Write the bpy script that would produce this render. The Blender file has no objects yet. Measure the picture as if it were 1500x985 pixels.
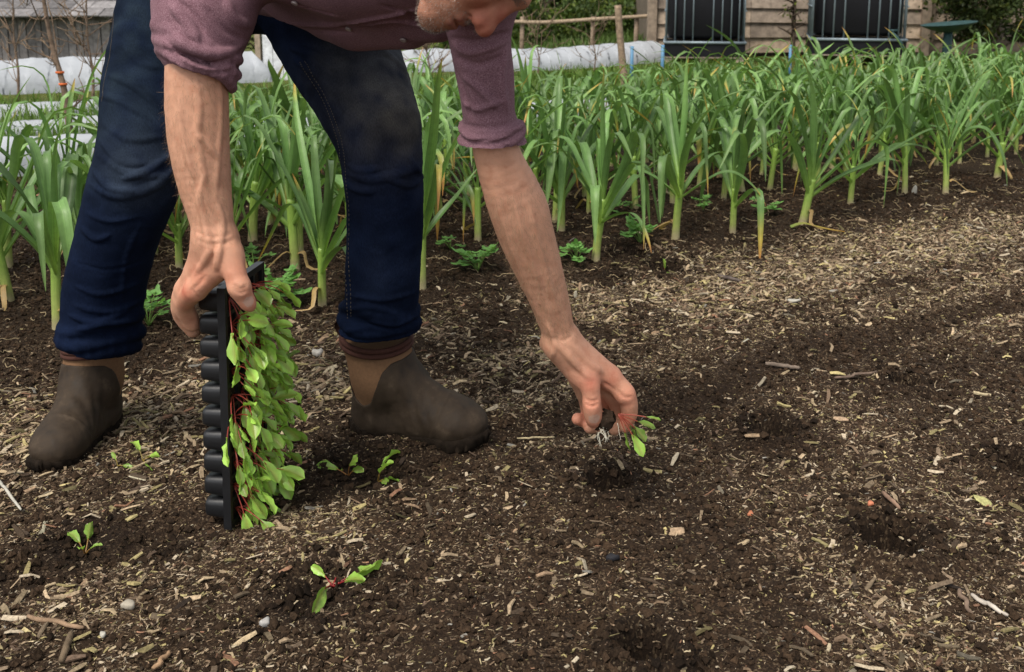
import bpy, math, random
import numpy as np
from mathutils import Vector, Matrix

rng = np.random.default_rng(11)
random.seed(11)
R = math.radians
SC = bpy.context.scene
COL = SC.collection

# ------------------------------------------------------------------ camera, world, sun, exposure
F, H, HY, PITCH = 1458.0, 0.95, -27.0, R(10)
CX = 750.0
Y0 = HY + F * math.tan(PITCH)
cam_d = bpy.data.cameras.new("camera")
cam = bpy.data.objects.new("camera", cam_d)
COL.objects.link(cam)
cam.location = (0, 0, H)
cam.rotation_euler = (R(90) - PITCH, 0, 0)
cam_d.sensor_width = 36
cam_d.lens = 36 * F / 1500
cam_d.shift_y = (Y0 - 492.5) / 1500
cam_d.clip_start = 0.05
cam_d.clip_end = 500
cam_d.dof.use_dof = True
cam_d.dof.focus_distance = 1.85
cam_d.dof.aperture_fstop = 10.0
SC.camera = cam

world = bpy.data.worlds.new("World")
SC.world = world
world.use_nodes = True
wn = world.node_tree
wn.nodes.clear()
sky = wn.nodes.new("ShaderNodeTexSky")
sky.sky_type = 'NISHITA'
sky.sun_disc = False
SUN_EL, SUN_AZ = R(58), R(215)
sky.sun_elevation = SUN_EL
sky.sun_rotation = SUN_AZ
sky.dust_density = 2.0
sky.air_density = 1.0
hs = wn.nodes.new("ShaderNodeHueSaturation")
hs.inputs['Saturation'].default_value = 0.22
bg = wn.nodes.new("ShaderNodeBackground")
bg.inputs['Strength'].default_value = 0.095
wo = wn.nodes.new("ShaderNodeOutputWorld")
wn.links.new(sky.outputs[0], hs.inputs['Color'])
wn.links.new(hs.outputs[0], bg.inputs['Color'])
wn.links.new(bg.outputs[0], wo.inputs[0])

sun_d = bpy.data.lights.new("sun", 'SUN')
sun_d.energy = 1.5
sun_d.angle = R(22)
sun_d.color = (1.0, 0.92, 0.81)
sun = bpy.data.objects.new("sun", sun_d)
COL.objects.link(sun)
# direction towards the sun
sdir = Vector((math.sin(SUN_AZ) * math.cos(SUN_EL), math.cos(SUN_AZ) * math.cos(SUN_EL), math.sin(SUN_EL)))
sun.rotation_euler = sdir.to_track_quat('Z', 'Y').to_euler()

SC.view_settings.view_transform = 'Standard'
SC.view_settings.look = 'None'
SC.view_settings.exposure = 1.12
SC.view_settings.gamma = 1.0

# ------------------------------------------------------------------ photograph point -> world point
cp, sp = math.cos(PITCH), math.sin(PITCH)
def ray(px, py):
    v = (py - Y0) / F
    return np.array([(px - CX) / F, cp - v * sp, -sp - v * cp])
def at(px, py, Y):
    r = ray(px, py)
    return np.array([0, 0, H]) + r * (Y / r[1])
def ground(px, py, z=0.0):
    r = ray(px, py)
    return np.array([0, 0, H]) + r * ((z - H) / r[2])
def m_at(rpx, py, Y):                       # size in metres of rpx photograph pixels at depth Y
    r = ray(CX, py)
    return rpx * (Y / r[1]) / F
def proj(p):
    d = np.asarray(p, float) - np.array([0, 0, H])
    zc = d[..., 1] * cp - d[..., 2] * sp
    up = d[..., 1] * sp + d[..., 2] * cp
    return CX + F * d[..., 0] / zc, Y0 - F * up / zc

# ------------------------------------------------------------------ noise
def _hash(i, j, k, s):
    n = (i.astype(np.int64) * 374761393 + j.astype(np.int64) * 668265263 + k.astype(np.int64) * 2147483647 + s * 974634777) & 0xFFFFFFFF
    n = ((n ^ (n >> 13)) * 1274126177) & 0xFFFFFFFF
    n = (n ^ (n >> 16)) & 0xFFFF
    return n.astype(np.float64) / 32767.5 - 1.0
def vnoise(P, seed=0):
    P = np.asarray(P, float)
    f = np.floor(P)
    t = P - f
    t = t * t * (3 - 2 * t)
    i, j, k = f[..., 0], f[..., 1], f[..., 2]
    r = 0
    for a in (0, 1):
        wa = t[..., 0] if a else 1 - t[..., 0]
        for b in (0, 1):
            wb = t[..., 1] if b else 1 - t[..., 1]
            for c in (0, 1):
                wc = t[..., 2] if c else 1 - t[..., 2]
                r = r + wa * wb * wc * _hash(i + a, j + b, k + c, seed)
    return r
def fbm(P, octv=3, seed=0):
    r, a = 0, 1.0
    P = np.asarray(P, float)
    for o in range(octv):
        r = r + a * vnoise(P * (2.03 ** o) + 7.3 * o, seed + o)
        a *= 0.5
    return r
def n2(x, y, s, seed=0, octv=1):
    P = np.stack([np.asarray(x, float) * s, np.asarray(y, float) * s, np.full(np.shape(x), 0.37)], -1)
    return fbm(P, octv, seed)
def sstep(a, b, x):
    t = np.clip((x - a) / (b - a), 0, 1)
    return t * t * (3 - 2 * t)
def nrm(v):
    v = np.asarray(v, float)
    return v / (np.linalg.norm(v) + 1e-12)

# ------------------------------------------------------------------ mesh building
class MB:
    """collects pieces and links them as ONE mesh object"""
    def __init__(self):
        self.V, self.Fs, self.C, self.U, self.n = [], [], [], [], 0
    def add(self, V, Fs, col=(1, 1, 1), uv=None):
        V = np.asarray(V, float)
        if not isinstance(Fs, list):
            Fs = [Fs]
        for f in Fs:
            f = np.asarray(f, int)
            if len(f):
                self.Fs.append(f + self.n)
        self.V.append(V)
        c = np.asarray(col, float)
        if c.ndim == 1:
            c = np.broadcast_to(c, (len(V), 3))
        self.C.append(c)
        self.U.append(np.zeros((len(V), 2)) if uv is None else uv)
        self.n += len(V)
        return self
    def mesh(self, name, mat=None, smooth=True):
        V = np.concatenate(self.V)
        return make_mesh(name, V, self.Fs, mat, np.concatenate(self.C), np.concatenate(self.U), smooth)
    def build(self, name, mat, parent=None, smooth=True):
        return link(name, self.mesh(name, mat, smooth), parent)

def make_mesh(name, V, Fs, mat=None, C=None, U=None, smooth=True):
    me = bpy.data.meshes.new(name)
    me.vertices.add(len(V))
    me.vertices.foreach_set("co", np.asarray(V, np.float32).ravel())
    li = np.concatenate([f.ravel() for f in Fs]).astype(np.int32)
    sizes = np.concatenate([np.full(len(f), f.shape[1]) for f in Fs]).astype(np.int32)
    starts = np.concatenate([[0], np.cumsum(sizes)[:-1]]).astype(np.int32)
    me.loops.add(len(li))
    me.loops.foreach_set("vertex_index", li)
    me.polygons.add(len(sizes))
    me.polygons.foreach_set("loop_start", starts)
    if smooth is not None:
        me.polygons.foreach_set("use_smooth", np.full(len(sizes), bool(smooth)))
    if C is not None:
        a = me.color_attributes.new("Col", 'FLOAT_COLOR', 'POINT')
        c4 = np.ones((len(V), 4), np.float32)
        c4[:, :3] = C
        a.data.foreach_set("color", c4.ravel())
    if U is not None:
        uvl = me.uv_layers.new(name="UVMap")
        uvl.data.foreach_set("uv", np.asarray(U, np.float32)[li].ravel())
    me.update(calc_edges=True)
    me.validate()
    if mat:
        me.materials.append(mat)
    return me
def link(name, me, parent=None):
    o = bpy.data.objects.new(name, me)
    COL.objects.link(o)
    if parent:
        o.parent = parent
        if parent.type == 'EMPTY' or True:
            o.matrix_parent_inverse = Matrix.Identity(4)
    return o
def tag(o, label=None, cat=None, group=None, kind=None):
    if label: o['label'] = label
    if cat: o['category'] = cat
    if group: o['group'] = group
    if kind: o['kind'] = kind
    return o
def empty(name, loc=(0, 0, 0), rz=0.0):
    o = bpy.data.objects.new(name, None)
    o.empty_display_size = 0.05
    COL.objects.link(o)
    o.location = loc
    o.rotation_euler = (0, 0, rz)
    return o
def copy_tree(o, parent=None):
    c = o.copy()
    COL.objects.link(c)
    c.parent = parent
    for ch in list(o.children):
        copy_tree(ch, c)
    return c

def gridf(n, m, wrap=False):
    i, j = np.meshgrid(np.arange(n - 1), np.arange(m if wrap else m - 1), indexing='ij')
    i, j = i.ravel(), j.ravel()
    j2 = (j + 1) % m
    return np.stack([i * m + j, i * m + j2, (i + 1) * m + j2, (i + 1) * m + j], 1)
def tube(path, rad, seg=8, cap=True, flat=None):
    path = np.asarray(path, float)
    n = len(path)
    rad = np.broadcast_to(np.asarray(rad, float), (n,))
    T = np.gradient(path, axis=0)
    T /= np.linalg.norm(T, axis=1)[:, None] + 1e-12
    a = np.array([0, 0, 1.0]) if abs(T[0][2]) < 0.9 else np.array([1.0, 0, 0])
    N = nrm(a - T[0] * a.dot(T[0]))
    V = []
    th = np.linspace(0, 2 * math.pi, seg, endpoint=False)
    for i in range(n):
        N = nrm(N - T[i] * N.dot(T[i]))
        B = np.cross(T[i], N)
        f = 1.0 if flat is None else flat
        V.append(path[i] + rad[i] * (np.cos(th)[:, None] * N + f * np.sin(th)[:, None] * B))
    V = np.concatenate(V)
    Fs = [gridf(n, seg, True)]
    if cap:
        Fs.append(np.arange(seg)[::-1][None, :])
        Fs.append((np.arange(seg) + (n - 1) * seg)[None, :])
    return V, Fs
BOXF = np.array([[0, 3, 2, 1], [4, 5, 6, 7], [0, 1, 5, 4], [1, 2, 6, 5], [2, 3, 7, 6], [3, 0, 4, 7]])
def box(c, s, M=None):
    x, y, z = np.asarray(s, float) / 2
    V = np.array([[-x, -y, -z], [x, -y, -z], [x, y, -z], [-x, y, -z], [-x, -y, z], [x, -y, z], [x, y, z], [-x, y, z]])
    if M is not None:
        V = V @ np.asarray(M, float).T
    return V + np.asarray(c, float), BOXF
def spline(pts, n):
    pts = np.asarray(pts, float)
    k = len(pts)
    t = np.linspace(0, k - 1, n)
    i = np.clip(np.floor(t).astype(int), 0, k - 2)
    f = (t - i)[:, None]
    p0 = pts[np.clip(i - 1, 0, k - 1)]; p1 = pts[i]; p2 = pts[i + 1]; p3 = pts[np.clip(i + 2, 0, k - 1)]
    return 0.5 * ((2 * p1) + (-p0 + p2) * f + (2 * p0 - 5 * p1 + 4 * p2 - p3) * f ** 2 + (-p0 + 3 * p1 - 3 * p2 + p3) * f ** 3)
def rotz(a):
    c, s = math.cos(a), math.sin(a)
    return np.array([[c, -s, 0], [s, c, 0], [0, 0, 1.0]])
def frame(z, x=None):                       # columns x,y,z of a frame whose z axis is given
    z = nrm(z)
    x = np.array([1.0, 0, 0]) if x is None else np.asarray(x, float)
    if abs(nrm(x).dot(z)) > 0.98: x = np.array([0, 1.0, 0])
    x = nrm(x - z * x.dot(z))
    return np.stack([x, np.cross(z, x), z], 1)

# ------------------------------------------------------------------ materials
class NT:
    def __init__(self, name):
        self.m = bpy.data.materials.new(name)
        self.m.use_nodes = True
        self.t = self.m.node_tree
        self.b = self.t.nodes['Principled BSDF']
        self.out = self.t.nodes['Material Output']
    def n(self, typ, **kw):
        nd = self.t.nodes.new(typ)
        for k, v in kw.items():
            if hasattr(nd, k): setattr(nd, k, v)
            else: nd.inputs[k.replace('_', ' ')].default_value = v
        return nd
    def l(self, a, b): self.t.links.new(a, b)
    def obj(self, scale=(1, 1, 1)):
        tc = self.n('ShaderNodeTexCoord')
        mp = self.n('ShaderNodeMapping')
        mp.inputs['Scale'].default_value = scale
        self.l(tc.outputs['Object'], mp.inputs['Vector'])
        return mp.outputs[0]
    def uv(self, scale=(1, 1, 1)):
        tc = self.n('ShaderNodeTexCoord')
        mp = self.n('ShaderNodeMapping')
        mp.inputs['Scale'].default_value = scale
        self.l(tc.outputs['UV'], mp.inputs['Vector'])
        return mp.outputs[0]
    def noise(self, vec, scale, detail=4, rough=0.6):
        nd = self.n('ShaderNodeTexNoise')
        nd.inputs['Scale'].default_value = scale
        nd.inputs['Detail'].default_value = detail
        nd.inputs['Roughness'].default_value = rough
        if vec is not None: self.l(vec, nd.inputs['Vector'])
        return nd.outputs['Fac']
    def ramp(self, fac, stops):
        r = self.n('ShaderNodeValToRGB')
        els = r.color_ramp.elements
        while len(els) < len(stops): els.new(0.5)
        for e, (p, c) in zip(els, stops):
            e.position = p
            e.color = (*c, 1) if len(c) == 3 else c
        self.l(fac, r.inputs[0])
        return r.outputs[0]
    def mix(self, fac, a, b, mode='MIX'):
        nd = self.n('ShaderNodeMix', data_type='RGBA', blend_type=mode)
        def put(s, v):
            if isinstance(v, (tuple, list)): s.default_value = (*v, 1) if len(v) == 3 else v
            elif isinstance(v, (int, float)): s.default_value = v
            else: self.l(v, s)
        put(nd.inputs[0], fac); put(nd.inputs[6], a); put(nd.inputs[7], b)
        return nd.outputs[2]
    def attr(self, name="Col"):
        return self.n('ShaderNodeAttribute', attribute_name=name).outputs['Color']
    def bump(self, h, strength=0.3, dist=0.01):
        b = self.n('ShaderNodeBump')
        b.inputs['Strength'].default_value = strength
        b.inputs['Distance'].default_value = dist
        self.l(h, b.inputs['Height'])
        self.l(b.outputs[0], self.b.inputs['Normal'])
        return b
    def set(self, **kw):
        for k, v in kw.items():
            k = k.replace('_', ' ')
            s = self.b.inputs[k]
            if isinstance(v, (int, float)): s.default_value = v
            elif isinstance(v, (tuple, list)): s.default_value = (*v, 1) if len(v) == 3 and s.type == 'RGBA' else v
            else: self.l(v, s)
        return self
def grey(v): return (v, v, v)

def mat_attr(name, rough=0.8, nscale=60, lo=0.7, hi=1.25, bump=0.2, bdist=0.002, spec=0.3, stretch=(1, 1, 1)):
    t = NT(name)
    o = t.obj(stretch)
    f = t.noise(o, nscale, 5)
    c = t.mix(1.0, t.attr(), t.ramp(f, [(0.3, grey(lo)), (0.7, grey(hi))]), 'MULTIPLY')
    t.set(Base_Color=c, Roughness=rough, Specular_IOR_Level=spec)
    if bump: t.bump(f, bump, bdist)
    return t.m

def mat_leaf(name, rough=0.42, transl=0.25, stripes=26, sstr=0.3, spec=0.45):
    t = NT(name)
    u = t.uv((stripes, 1.2, 1))
    st = t.noise(u, 1.0, 3)
    blot = t.noise(t.obj(), 45, 4)
    c = t.mix(1.0, t.attr(), t.ramp(st, [(0.3, grey(1 - sstr)), (0.7, grey(1 + sstr * 0.7))]), 'MULTIPLY')
    c = t.mix(1.0, c, t.ramp(blot, [(0.3, grey(0.86)), (0.75, grey(1.15))]), 'MULTIPLY')
    t.set(Base_Color=c, Roughness=rough, Specular_IOR_Level=spec)
    t.bump(st, 0.35, 0.0012)
    tr = t.n('ShaderNodeBsdfTranslucent')
    t.l(t.mix(1.0, c, (1.25, 1.3, 0.7), 'MULTIPLY'), tr.inputs['Color'])
    mx = t.n('ShaderNodeMixShader')
    mx.inputs[0].default_value = transl
    t.l(t.b.outputs[0], mx.inputs[1]); t.l(tr.outputs[0], mx.inputs[2])
    t.l(mx.outputs[0], t.out.inputs[0])
    return t.m

def mat_soil():
    t = NT('soil')
    o = t.obj()
    a = t.attr()
    big = t.noise(o, 6, 5)
    fine = t.noise(o, 120, 8, 0.7)
    vor = t.n('ShaderNodeTexVoronoi', feature='F1')
    vor.inputs['Scale'].default_value = 330
    vor.inputs['Randomness'].default_value = 1.0
    mp = t.obj((1, 1, 0.3))
    wob = t.mix(0.012, mp, t.n('ShaderNodeTexNoise').outputs['Color'], 'ADD')
    t.l(mp, vor.inputs['Vector'])
    sep = t.n('ShaderNodeSeparateColor')
    t.l(vor.outputs['Color'], sep.inputs[0])
    specks = t.ramp(sep.outputs[0], [(0.0, (0.010, 0.0065, 0.004)), (0.45, (0.020, 0.0125, 0.0075)), (0.72, (0.042, 0.026, 0.015)), (0.9, (0.085, 0.058, 0.034)), (0.985, (0.2, 0.15, 0.095))])
    dark = t.ramp(fine, [(0.3, (0.007, 0.0045, 0.003)), (0.55, (0.022, 0.0135, 0.0085)), (0.8, (0.045, 0.029, 0.018))])
    c = t.mix(t.ramp(big, [(0.38, grey(0.25)), (0.62, grey(0.75))]), dark, specks)
    c = t.mix(1.0, c, a, 'MULTIPLY')
    t.set(Base_Color=c, Roughness=0.95, Specular_IOR_Level=0.15)
    hgt = t.mix(0.5, fine, vor.outputs['Distance'])
    t.bump(fine, 0.9, 0.006)
    return t.m

M = {}
M['soil'] = mat_soil()
M['chip'] = mat_attr('wood_chip', 0.85, 220, 0.55, 1.3, 0.5, 0.001, 0.25)
M['crumb'] = mat_attr('soil_crumb', 0.95, 300, 0.5, 1.4, 0.8, 0.001, 0.15)
M['wood'] = mat_attr('weathered_wood', 0.85, 14, 0.6, 1.3, 0.5, 0.004, 0.2, (1, 1, 1))
M['bark'] = mat_attr('bark', 0.9, 40, 0.55, 1.35, 0.7, 0.004, 0.2)
M['leek'] = mat_leaf('leek_leaf')
M['stem'] = mat_leaf('leek_stem', 0.4, 0.12, 40, 0.18)
M['chard'] = mat_leaf('chard_leaf', 0.35, 0.3, 3, 0.12, 0.5)
M['weed'] = mat_leaf('weed_leaf', 0.5, 0.3, 4, 0.15, 0.3)
M['foliage'] = mat_leaf('tree_foliage', 0.55, 0.3, 3, 0.15, 0.25)
M['grass'] = mat_leaf('grass_blade', 0.5, 0.3, 3, 0.1, 0.3)

def mat_skin():
    t = NT('skin')
    o = t.obj()
    f = t.noise(o, 55, 6, 0.65)
    fr = t.noise(o, 420, 3)
    c = t.mix(1.0, t.attr(), t.ramp(f, [(0.28, (0.86, 0.75, 0.70)), (0.5, (1, 1, 1)), (0.75, (1.12, 1.07, 1.04))]), 'MULTIPLY')
    c = t.mix(t.ramp(fr, [(0.64, grey(0)), (0.75, grey(0.35))]), c, (0.20, 0.085, 0.05))
    t.set(Base_Color=c, Roughness=0.58, Specular_IOR_Level=0.3)
    t.b.inputs['Subsurface Weight'].default_value = 0.07
    t.b.inputs['Subsurface Radius'].default_value = (1.0, 0.35, 0.2)
    t.b.inputs['Subsurface Scale'].default_value = 0.006
    h = t.mix(0.5, t.noise(o, 260, 4, 0.7), t.noise(o, 520, 3, 0.6))
    t.bump(h, 0.5, 0.0018)
    return t.m
M['skin'] = mat_skin()

def mat_shirt():
    t = NT('heather_shirt')
    o = t.obj()
    a = t.noise(t.obj((1, 1, 0.3)), 1150, 2)
    b = t.noise(t.obj((0.3, 1, 1)), 1050, 2)
    w = t.mix(0.5, a, b)
    c = t.ramp(w, [(0.34, (0.095, 0.044, 0.058)), (0.5, (0.185, 0.098, 0.118)), (0.66, (0.32, 0.195, 0.225))])
    c = t.mix(1.0, c, t.attr(), 'MULTIPLY')
    t.set(Base_Color=c, Roughness=0.92, Specular_IOR_Level=0.12)
    t.b.inputs['Sheen Weight'].default_value = 0.03
    f = t.noise(o, 16, 3)
    t.bump(t.mix(0.5, f, w), 0.3, 0.004)
    return t.m
def mat_jeans():
    t = NT('denim')
    o = t.obj()
    tw = t.n('ShaderNodeTexWave', wave_type='BANDS', bands_direction='DIAGONAL')
    tw.inputs['Scale'].default_value = 260
    tw.inputs['Distortion'].default_value = 1.5
    t.l(o, tw.inputs['Vector'])
    grain = t.noise(t.obj((1, 1, 0.25)), 620, 3)
    cloud = t.noise(o, 14, 4)
    c = t.mix(t.ramp(cloud, [(0.3, grey(0)), (0.8, grey(0.5))]), t.attr(), (0.030, 0.040, 0.062))
    c = t.mix(1.0, t.attr(), t.ramp(cloud, [(0.3, grey(0.75)), (0.75, grey(1.3))]), 'MULTIPLY')
    c = t.mix(1.0, c, t.ramp(grain, [(0.3, grey(0.7)), (0.7, grey(1.35))]), 'MULTIPLY')
    t.set(Base_Color=c, Roughness=0.95, Specular_IOR_Level=0.04)
    t.bump(t.mix(0.4, cloud, grain), 0.4, 0.005)
    return t.m
def mat_plain(name, col, rough=0.6, spec=0.4, var=0.15, scale=60, bump=0.1, bdist=0.002, metal=0.0):
    t = NT(name)
    f = t.noise(t.obj(), scale, 5)
    lo = tuple(c * (1 - var) for c in col); hi = tuple(c * (1 + var) for c in col)
    t.set(Base_Color=t.ramp(f, [(0.3, lo), (0.7, hi)]), Roughness=rough, Specular_IOR_Level=spec, Metallic=metal)
    if bump: t.bump(f, bump, bdist)
    return t.m
M['shirt'] = mat_shirt()
M['jeans'] = mat_jeans()
def mat_rubber():
    t = NT('boot_rubber')
    o = t.obj()
    f = t.noise(o, 30, 6, 0.65); g = t.noise(o, 240, 4, 0.7)
    c = t.ramp(f, [(0.3, (0.020, 0.0135, 0.0085)), (0.58, (0.042, 0.029, 0.0185)), (0.78, (0.085, 0.062, 0.042))])
    t.set(Base_Color=c, Roughness=t.ramp(f, [(0.3, grey(0.55)), (0.75, grey(0.9))]), Specular_IOR_Level=0.22)
    t.bump(t.mix(0.5, f, g), 0.15, 0.002)
    return t.m
M['rubber'] = mat_rubber()
M['neoprene'] = mat_plain('boot_neoprene', (0.158, 0.090, 0.050), 0.95, 0.05, 0.12, 160, 0.1, 0.0015)
M['cuff'] = mat_plain('boot_binding', (0.055, 0.022, 0.016), 0.85, 0.2, 0.2, 120, 0.2)
M['sole'] = mat_plain('boot_sole', (0.014, 0.010, 0.007), 0.9, 0.08, 0.4, 70, 0.5, 0.004)
M['tray'] = mat_plain('black_plastic', (0.0075, 0.008, 0.0095), 0.42, 0.5, 0.3, 60, 0.1)
M['button'] = mat_plain('shirt_button', (0.30, 0.25, 0.24), 0.35, 0.5, 0.1)
M['hair'] = mat_attr('grey_hair', 0.7, 200, 0.7, 1.2, 0)
M['fleece'] = mat_plain('white_fleece', (0.36, 0.38, 0.405), 0.85, 0.2, 0.05, 6, 0.6, 0.03)
M['blackpoly'] = mat_plain('black_tank', (0.006, 0.006, 0.008), 0.6, 0.2, 0.3, 5, 0.1)
M['galv'] = mat_plain('galvanised_tube', (0.22, 0.27, 0.30), 0.5, 0.5, 0.15, 20, 0.05, metal=0.4)
M['teal'] = mat_plain('teal_paint', (0.020, 0.055, 0.055), 0.6, 0.4, 0.3, 18, 0.2)
M['blue'] = mat_plain('blue_plastic', (0.09, 0.22, 0.36), 0.5, 0.4, 0.1)
M['whitepaint'] = mat_plain('white_paint', (0.72, 0.73, 0.75), 0.6, 0.4, 0.08, 12)
M['orange'] = mat_plain('orange_tie', (0.6, 0.13, 0.03), 0.6, 0.3, 0.1)
M['root'] = mat_plain('white_root', (0.55, 0.52, 0.42), 0.7, 0.3, 0.15)
M['stone'] = mat_attr('stone', 0.8, 80, 0.75, 1.15, 0.4, 0.002, 0.3)

# ------------------------------------------------------------------ signed-distance sculpting (one continuous surface per body or garment)
class Sculpt:
    def __init__(s, lo, hi, h):
        s.lo = np.asarray(lo, float); s.h = h
        s.n = np.ceil((np.asarray(hi, float) - s.lo) / h).astype(int) + 1
        s.f = np.full(tuple(s.n), 0.2, np.float32)
    def blk(s, lo, hi):
        i0 = np.clip(np.floor((lo - s.lo) / s.h).astype(int), 0, s.n - 1)
        i1 = np.clip(np.ceil((hi - s.lo) / s.h).astype(int) + 1, 1, s.n)
        sl = tuple(slice(a, b) for a, b in zip(i0, i1))
        ax = [np.float32(s.lo[k] + np.arange(i0[k], i1[k]) * s.h) for k in range(3)]
        return sl, ax[0][:, None, None], ax[1][None, :, None], ax[2][None, None, :]
    def op(s, d, sl, k, sub=False):
        a = s.f[sl]
        if sub:
            d = -d
            hh = np.maximum(k - np.abs(a - d), 0) / k
            s.f[sl] = np.maximum(a, d) + hh * hh * k * 0.25
        else:
            hh = np.maximum(k - np.abs(a - d), 0) / k
            s.f[sl] = np.minimum(a, d) - hh * hh * k * 0.25
    def cone(s, a, b, ra, rb, k=0.01, sub=False, flat=None, fr=1.0):
        a = np.asarray(a, float); b = np.asarray(b, float)
        pad = max(ra, rb) * max(1, fr) + k + 3 * s.h
        sl, X, Y, Z = s.blk(np.minimum(a, b) - pad, np.maximum(a, b) + pad)
        ab = b - a
        L2 = ab.dot(ab) + 1e-12
        dx, dy, dz = X - np.float32(a[0]), Y - np.float32(a[1]), Z - np.float32(a[2])
        t = np.clip((dx * ab[0] + dy * ab[1] + dz * ab[2]) / L2, 0, 1).astype(np.float32)
        ex, ey, ez = dx - t * np.float32(ab[0]), dy - t * np.float32(ab[1]), dz - t * np.float32(ab[2])
        q = ex * ex + ey * ey + ez * ez
        if flat is not None:                # stretch the section along the axis "flat" by fr
            w = nrm(flat)
            c = ex * np.float32(w[0]) + ey * np.float32(w[1]) + ez * np.float32(w[2])
            q = np.maximum(q + c * c * np.float32(1 / fr ** 2 - 1), 0)
        d = np.sqrt(q) - np.float32(ra) - t * np.float32(rb - ra)
        s.op(d, sl, k, sub)
    def chain(s, P, r, k=0.01):
        """a smooth limb through joints P with radii r, blended into the rest as one piece"""
        n = (len(P) - 1) * 6 + 1
        Q = spline(np.concatenate([np.asarray(P, float), np.asarray(r, float)[:, None]], 1), n)
        P, r = Q[:, :3], Q[:, 3]
        pad = r.max() + k + 3 * s.h
        sl, X, Y, Z = s.blk(P.min(0) - pad, P.max(0) + pad)
        D = np.full(s.f[sl].shape, 0.3, np.float32)
        i0 = np.array([q.start for q in sl])
        for i in range(n - 1):
            a, b = P[i], P[i + 1]
            p2 = max(r[i], r[i + 1]) + k + 3 * s.h
            s2, X, Y, Z = s.blk(np.minimum(a, b) - p2, np.maximum(a, b) + p2)
            ab = b - a; L2 = ab.dot(ab) + 1e-12
            dx, dy, dz = X - np.float32(a[0]), Y - np.float32(a[1]), Z - np.float32(a[2])
            t = np.clip((dx * ab[0] + dy * ab[1] + dz * ab[2]) / L2, 0, 1).astype(np.float32)
            d = np.sqrt((dx - t * np.float32(ab[0])) ** 2 + (dy - t * np.float32(ab[1])) ** 2 + (dz - t * np.float32(ab[2])) ** 2) - np.float32(r[i]) - t * np.float32(r[i + 1] - r[i])
            q = tuple(slice(u.start - o, u.stop - o) for u, o in zip(s2, i0))
            D[q] = np.minimum(D[q], d)
        s.op(D, sl, k)
    def ell(s, c, r, Rm=None, k=0.01, sub=False):
        c = np.asarray(c, float); r = np.asarray(r, float)
        pad = r.max() + k + 3 * s.h
        sl, X, Y, Z = s.blk(c - pad, c + pad)
        dx, dy, dz = X - np.float32(c[0]), Y - np.float32(c[1]), Z - np.float32(c[2])
        Rm = np.eye(3) if Rm is None else Rm
        u = [dx * np.float32(Rm[0, i]) + dy * np.float32(Rm[1, i]) + dz * np.float32(Rm[2, i]) for i in range(3)]
        k0 = np.sqrt(sum((u[i] / np.float32(r[i])) ** 2 for i in range(3)))
        k1 = np.sqrt(sum((u[i] / np.float32(r[i] ** 2)) ** 2 for i in range(3))) + 1e-6
        s.op(k0 * (k0 - 1) / k1, sl, k, sub)
    def val(s, P):
        q = (np.asarray(P, float) - s.lo) / s.h
        q = np.clip(q, 0, s.n - 1.001)
        i = np.floor(q).astype(int); t = q - i
        r = 0
        for a in (0, 1):
            for b in (0, 1):
                for c in (0, 1):
                    w = (t[..., 0] if a else 1 - t[..., 0]) * (t[..., 1] if b else 1 - t[..., 1]) * (t[..., 2] if c else 1 - t[..., 2])
                    r = r + w * s.f[i[..., 0] + a, i[..., 1] + b, i[..., 2] + c]
        return r
    def grad(s, P):
        P = np.asarray(P, float); g = []
        for k in range(3):
            e = np.zeros(3); e[k] = s.h * 1.5
            g.append(s.val(P + e) - s.val(P - e))
        g = np.stack(g, -1)
        return g / (np.linalg.norm(g, axis=-1, keepdims=True) + 1e-9)
    def hit(s, px, py, y0=1.1, y1=2.5):
        r = ray(px, py); r = r / r[1]
        Y = np.arange(y0, y1, s.h * 0.7)
        P = np.array([0, 0, H]) + Y[:, None] * r
        inside = np.all((P > s.lo) & (P < s.lo + (s.n - 1) * s.h), axis=1)
        v = np.where(inside, s.val(P), 1.0)
        k = np.argmax(v < 0)
        if v[k] >= 0: return None
        if k == 0 or v[k - 1] > .5: return P[k]
        return P[k - 1] + (P[k] - P[k - 1]) * (v[k - 1] / (v[k - 1] - v[k]))
    def crease(s, pix, r, lift=0.0, k=0.01, sub=False, y0=1.1, y1=2.5, n=None):
        """a ridge (or groove) that follows the surface along a drawn path"""
        n = n or len(pix) * 4
        pp = spline(np.asarray(pix, float), n)
        P = [s.hit(x, y, y0, y1) for x, y in pp]
        P = [p for p in P if p is not None]
        if len(P) < 2: return
        P = np.array(P)
        G = s.grad(P)
        P = P + G * lift
        rr = r * np.clip(np.sin(np.linspace(0.0, math.pi, len(P))) * 1.6, 0.25, 1)
        for i in range(len(P) - 1):
            if np.linalg.norm(P[i + 1] - P[i]) < 0.08:
                s.cone(P[i], P[i + 1], rr[i], rr[i + 1], k, sub)
    def mesh(s):
        f = s.f
        neg = f < 0
        n0, n1, n2_ = f.shape
        cnt = np.zeros((n0 - 1, n1 - 1, n2_ - 1), np.uint8)
        offs = [(a, b, c) for a in (0, 1) for b in (0, 1) for c in (0, 1)]
        for a, b, c in offs:
            cnt += neg[a:n0 - 1 + a, b:n1 - 1 + b, c:n2_ - 1 + c]
        idx = np.argwhere((cnt > 0) & (cnt < 8))
        lin = (idx[:, 0] * (n1 - 1) + idx[:, 1]) * (n2_ - 1) + idx[:, 2]
        order = np.argsort(lin); idx, lin = idx[order], lin[order]
        cv = {o: f[idx[:, 0] + o[0], idx[:, 1] + o[1], idx[:, 2] + o[2]] for o in offs}
        acc = np.zeros((len(idx), 3)); num = np.zeros(len(idx))
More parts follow.
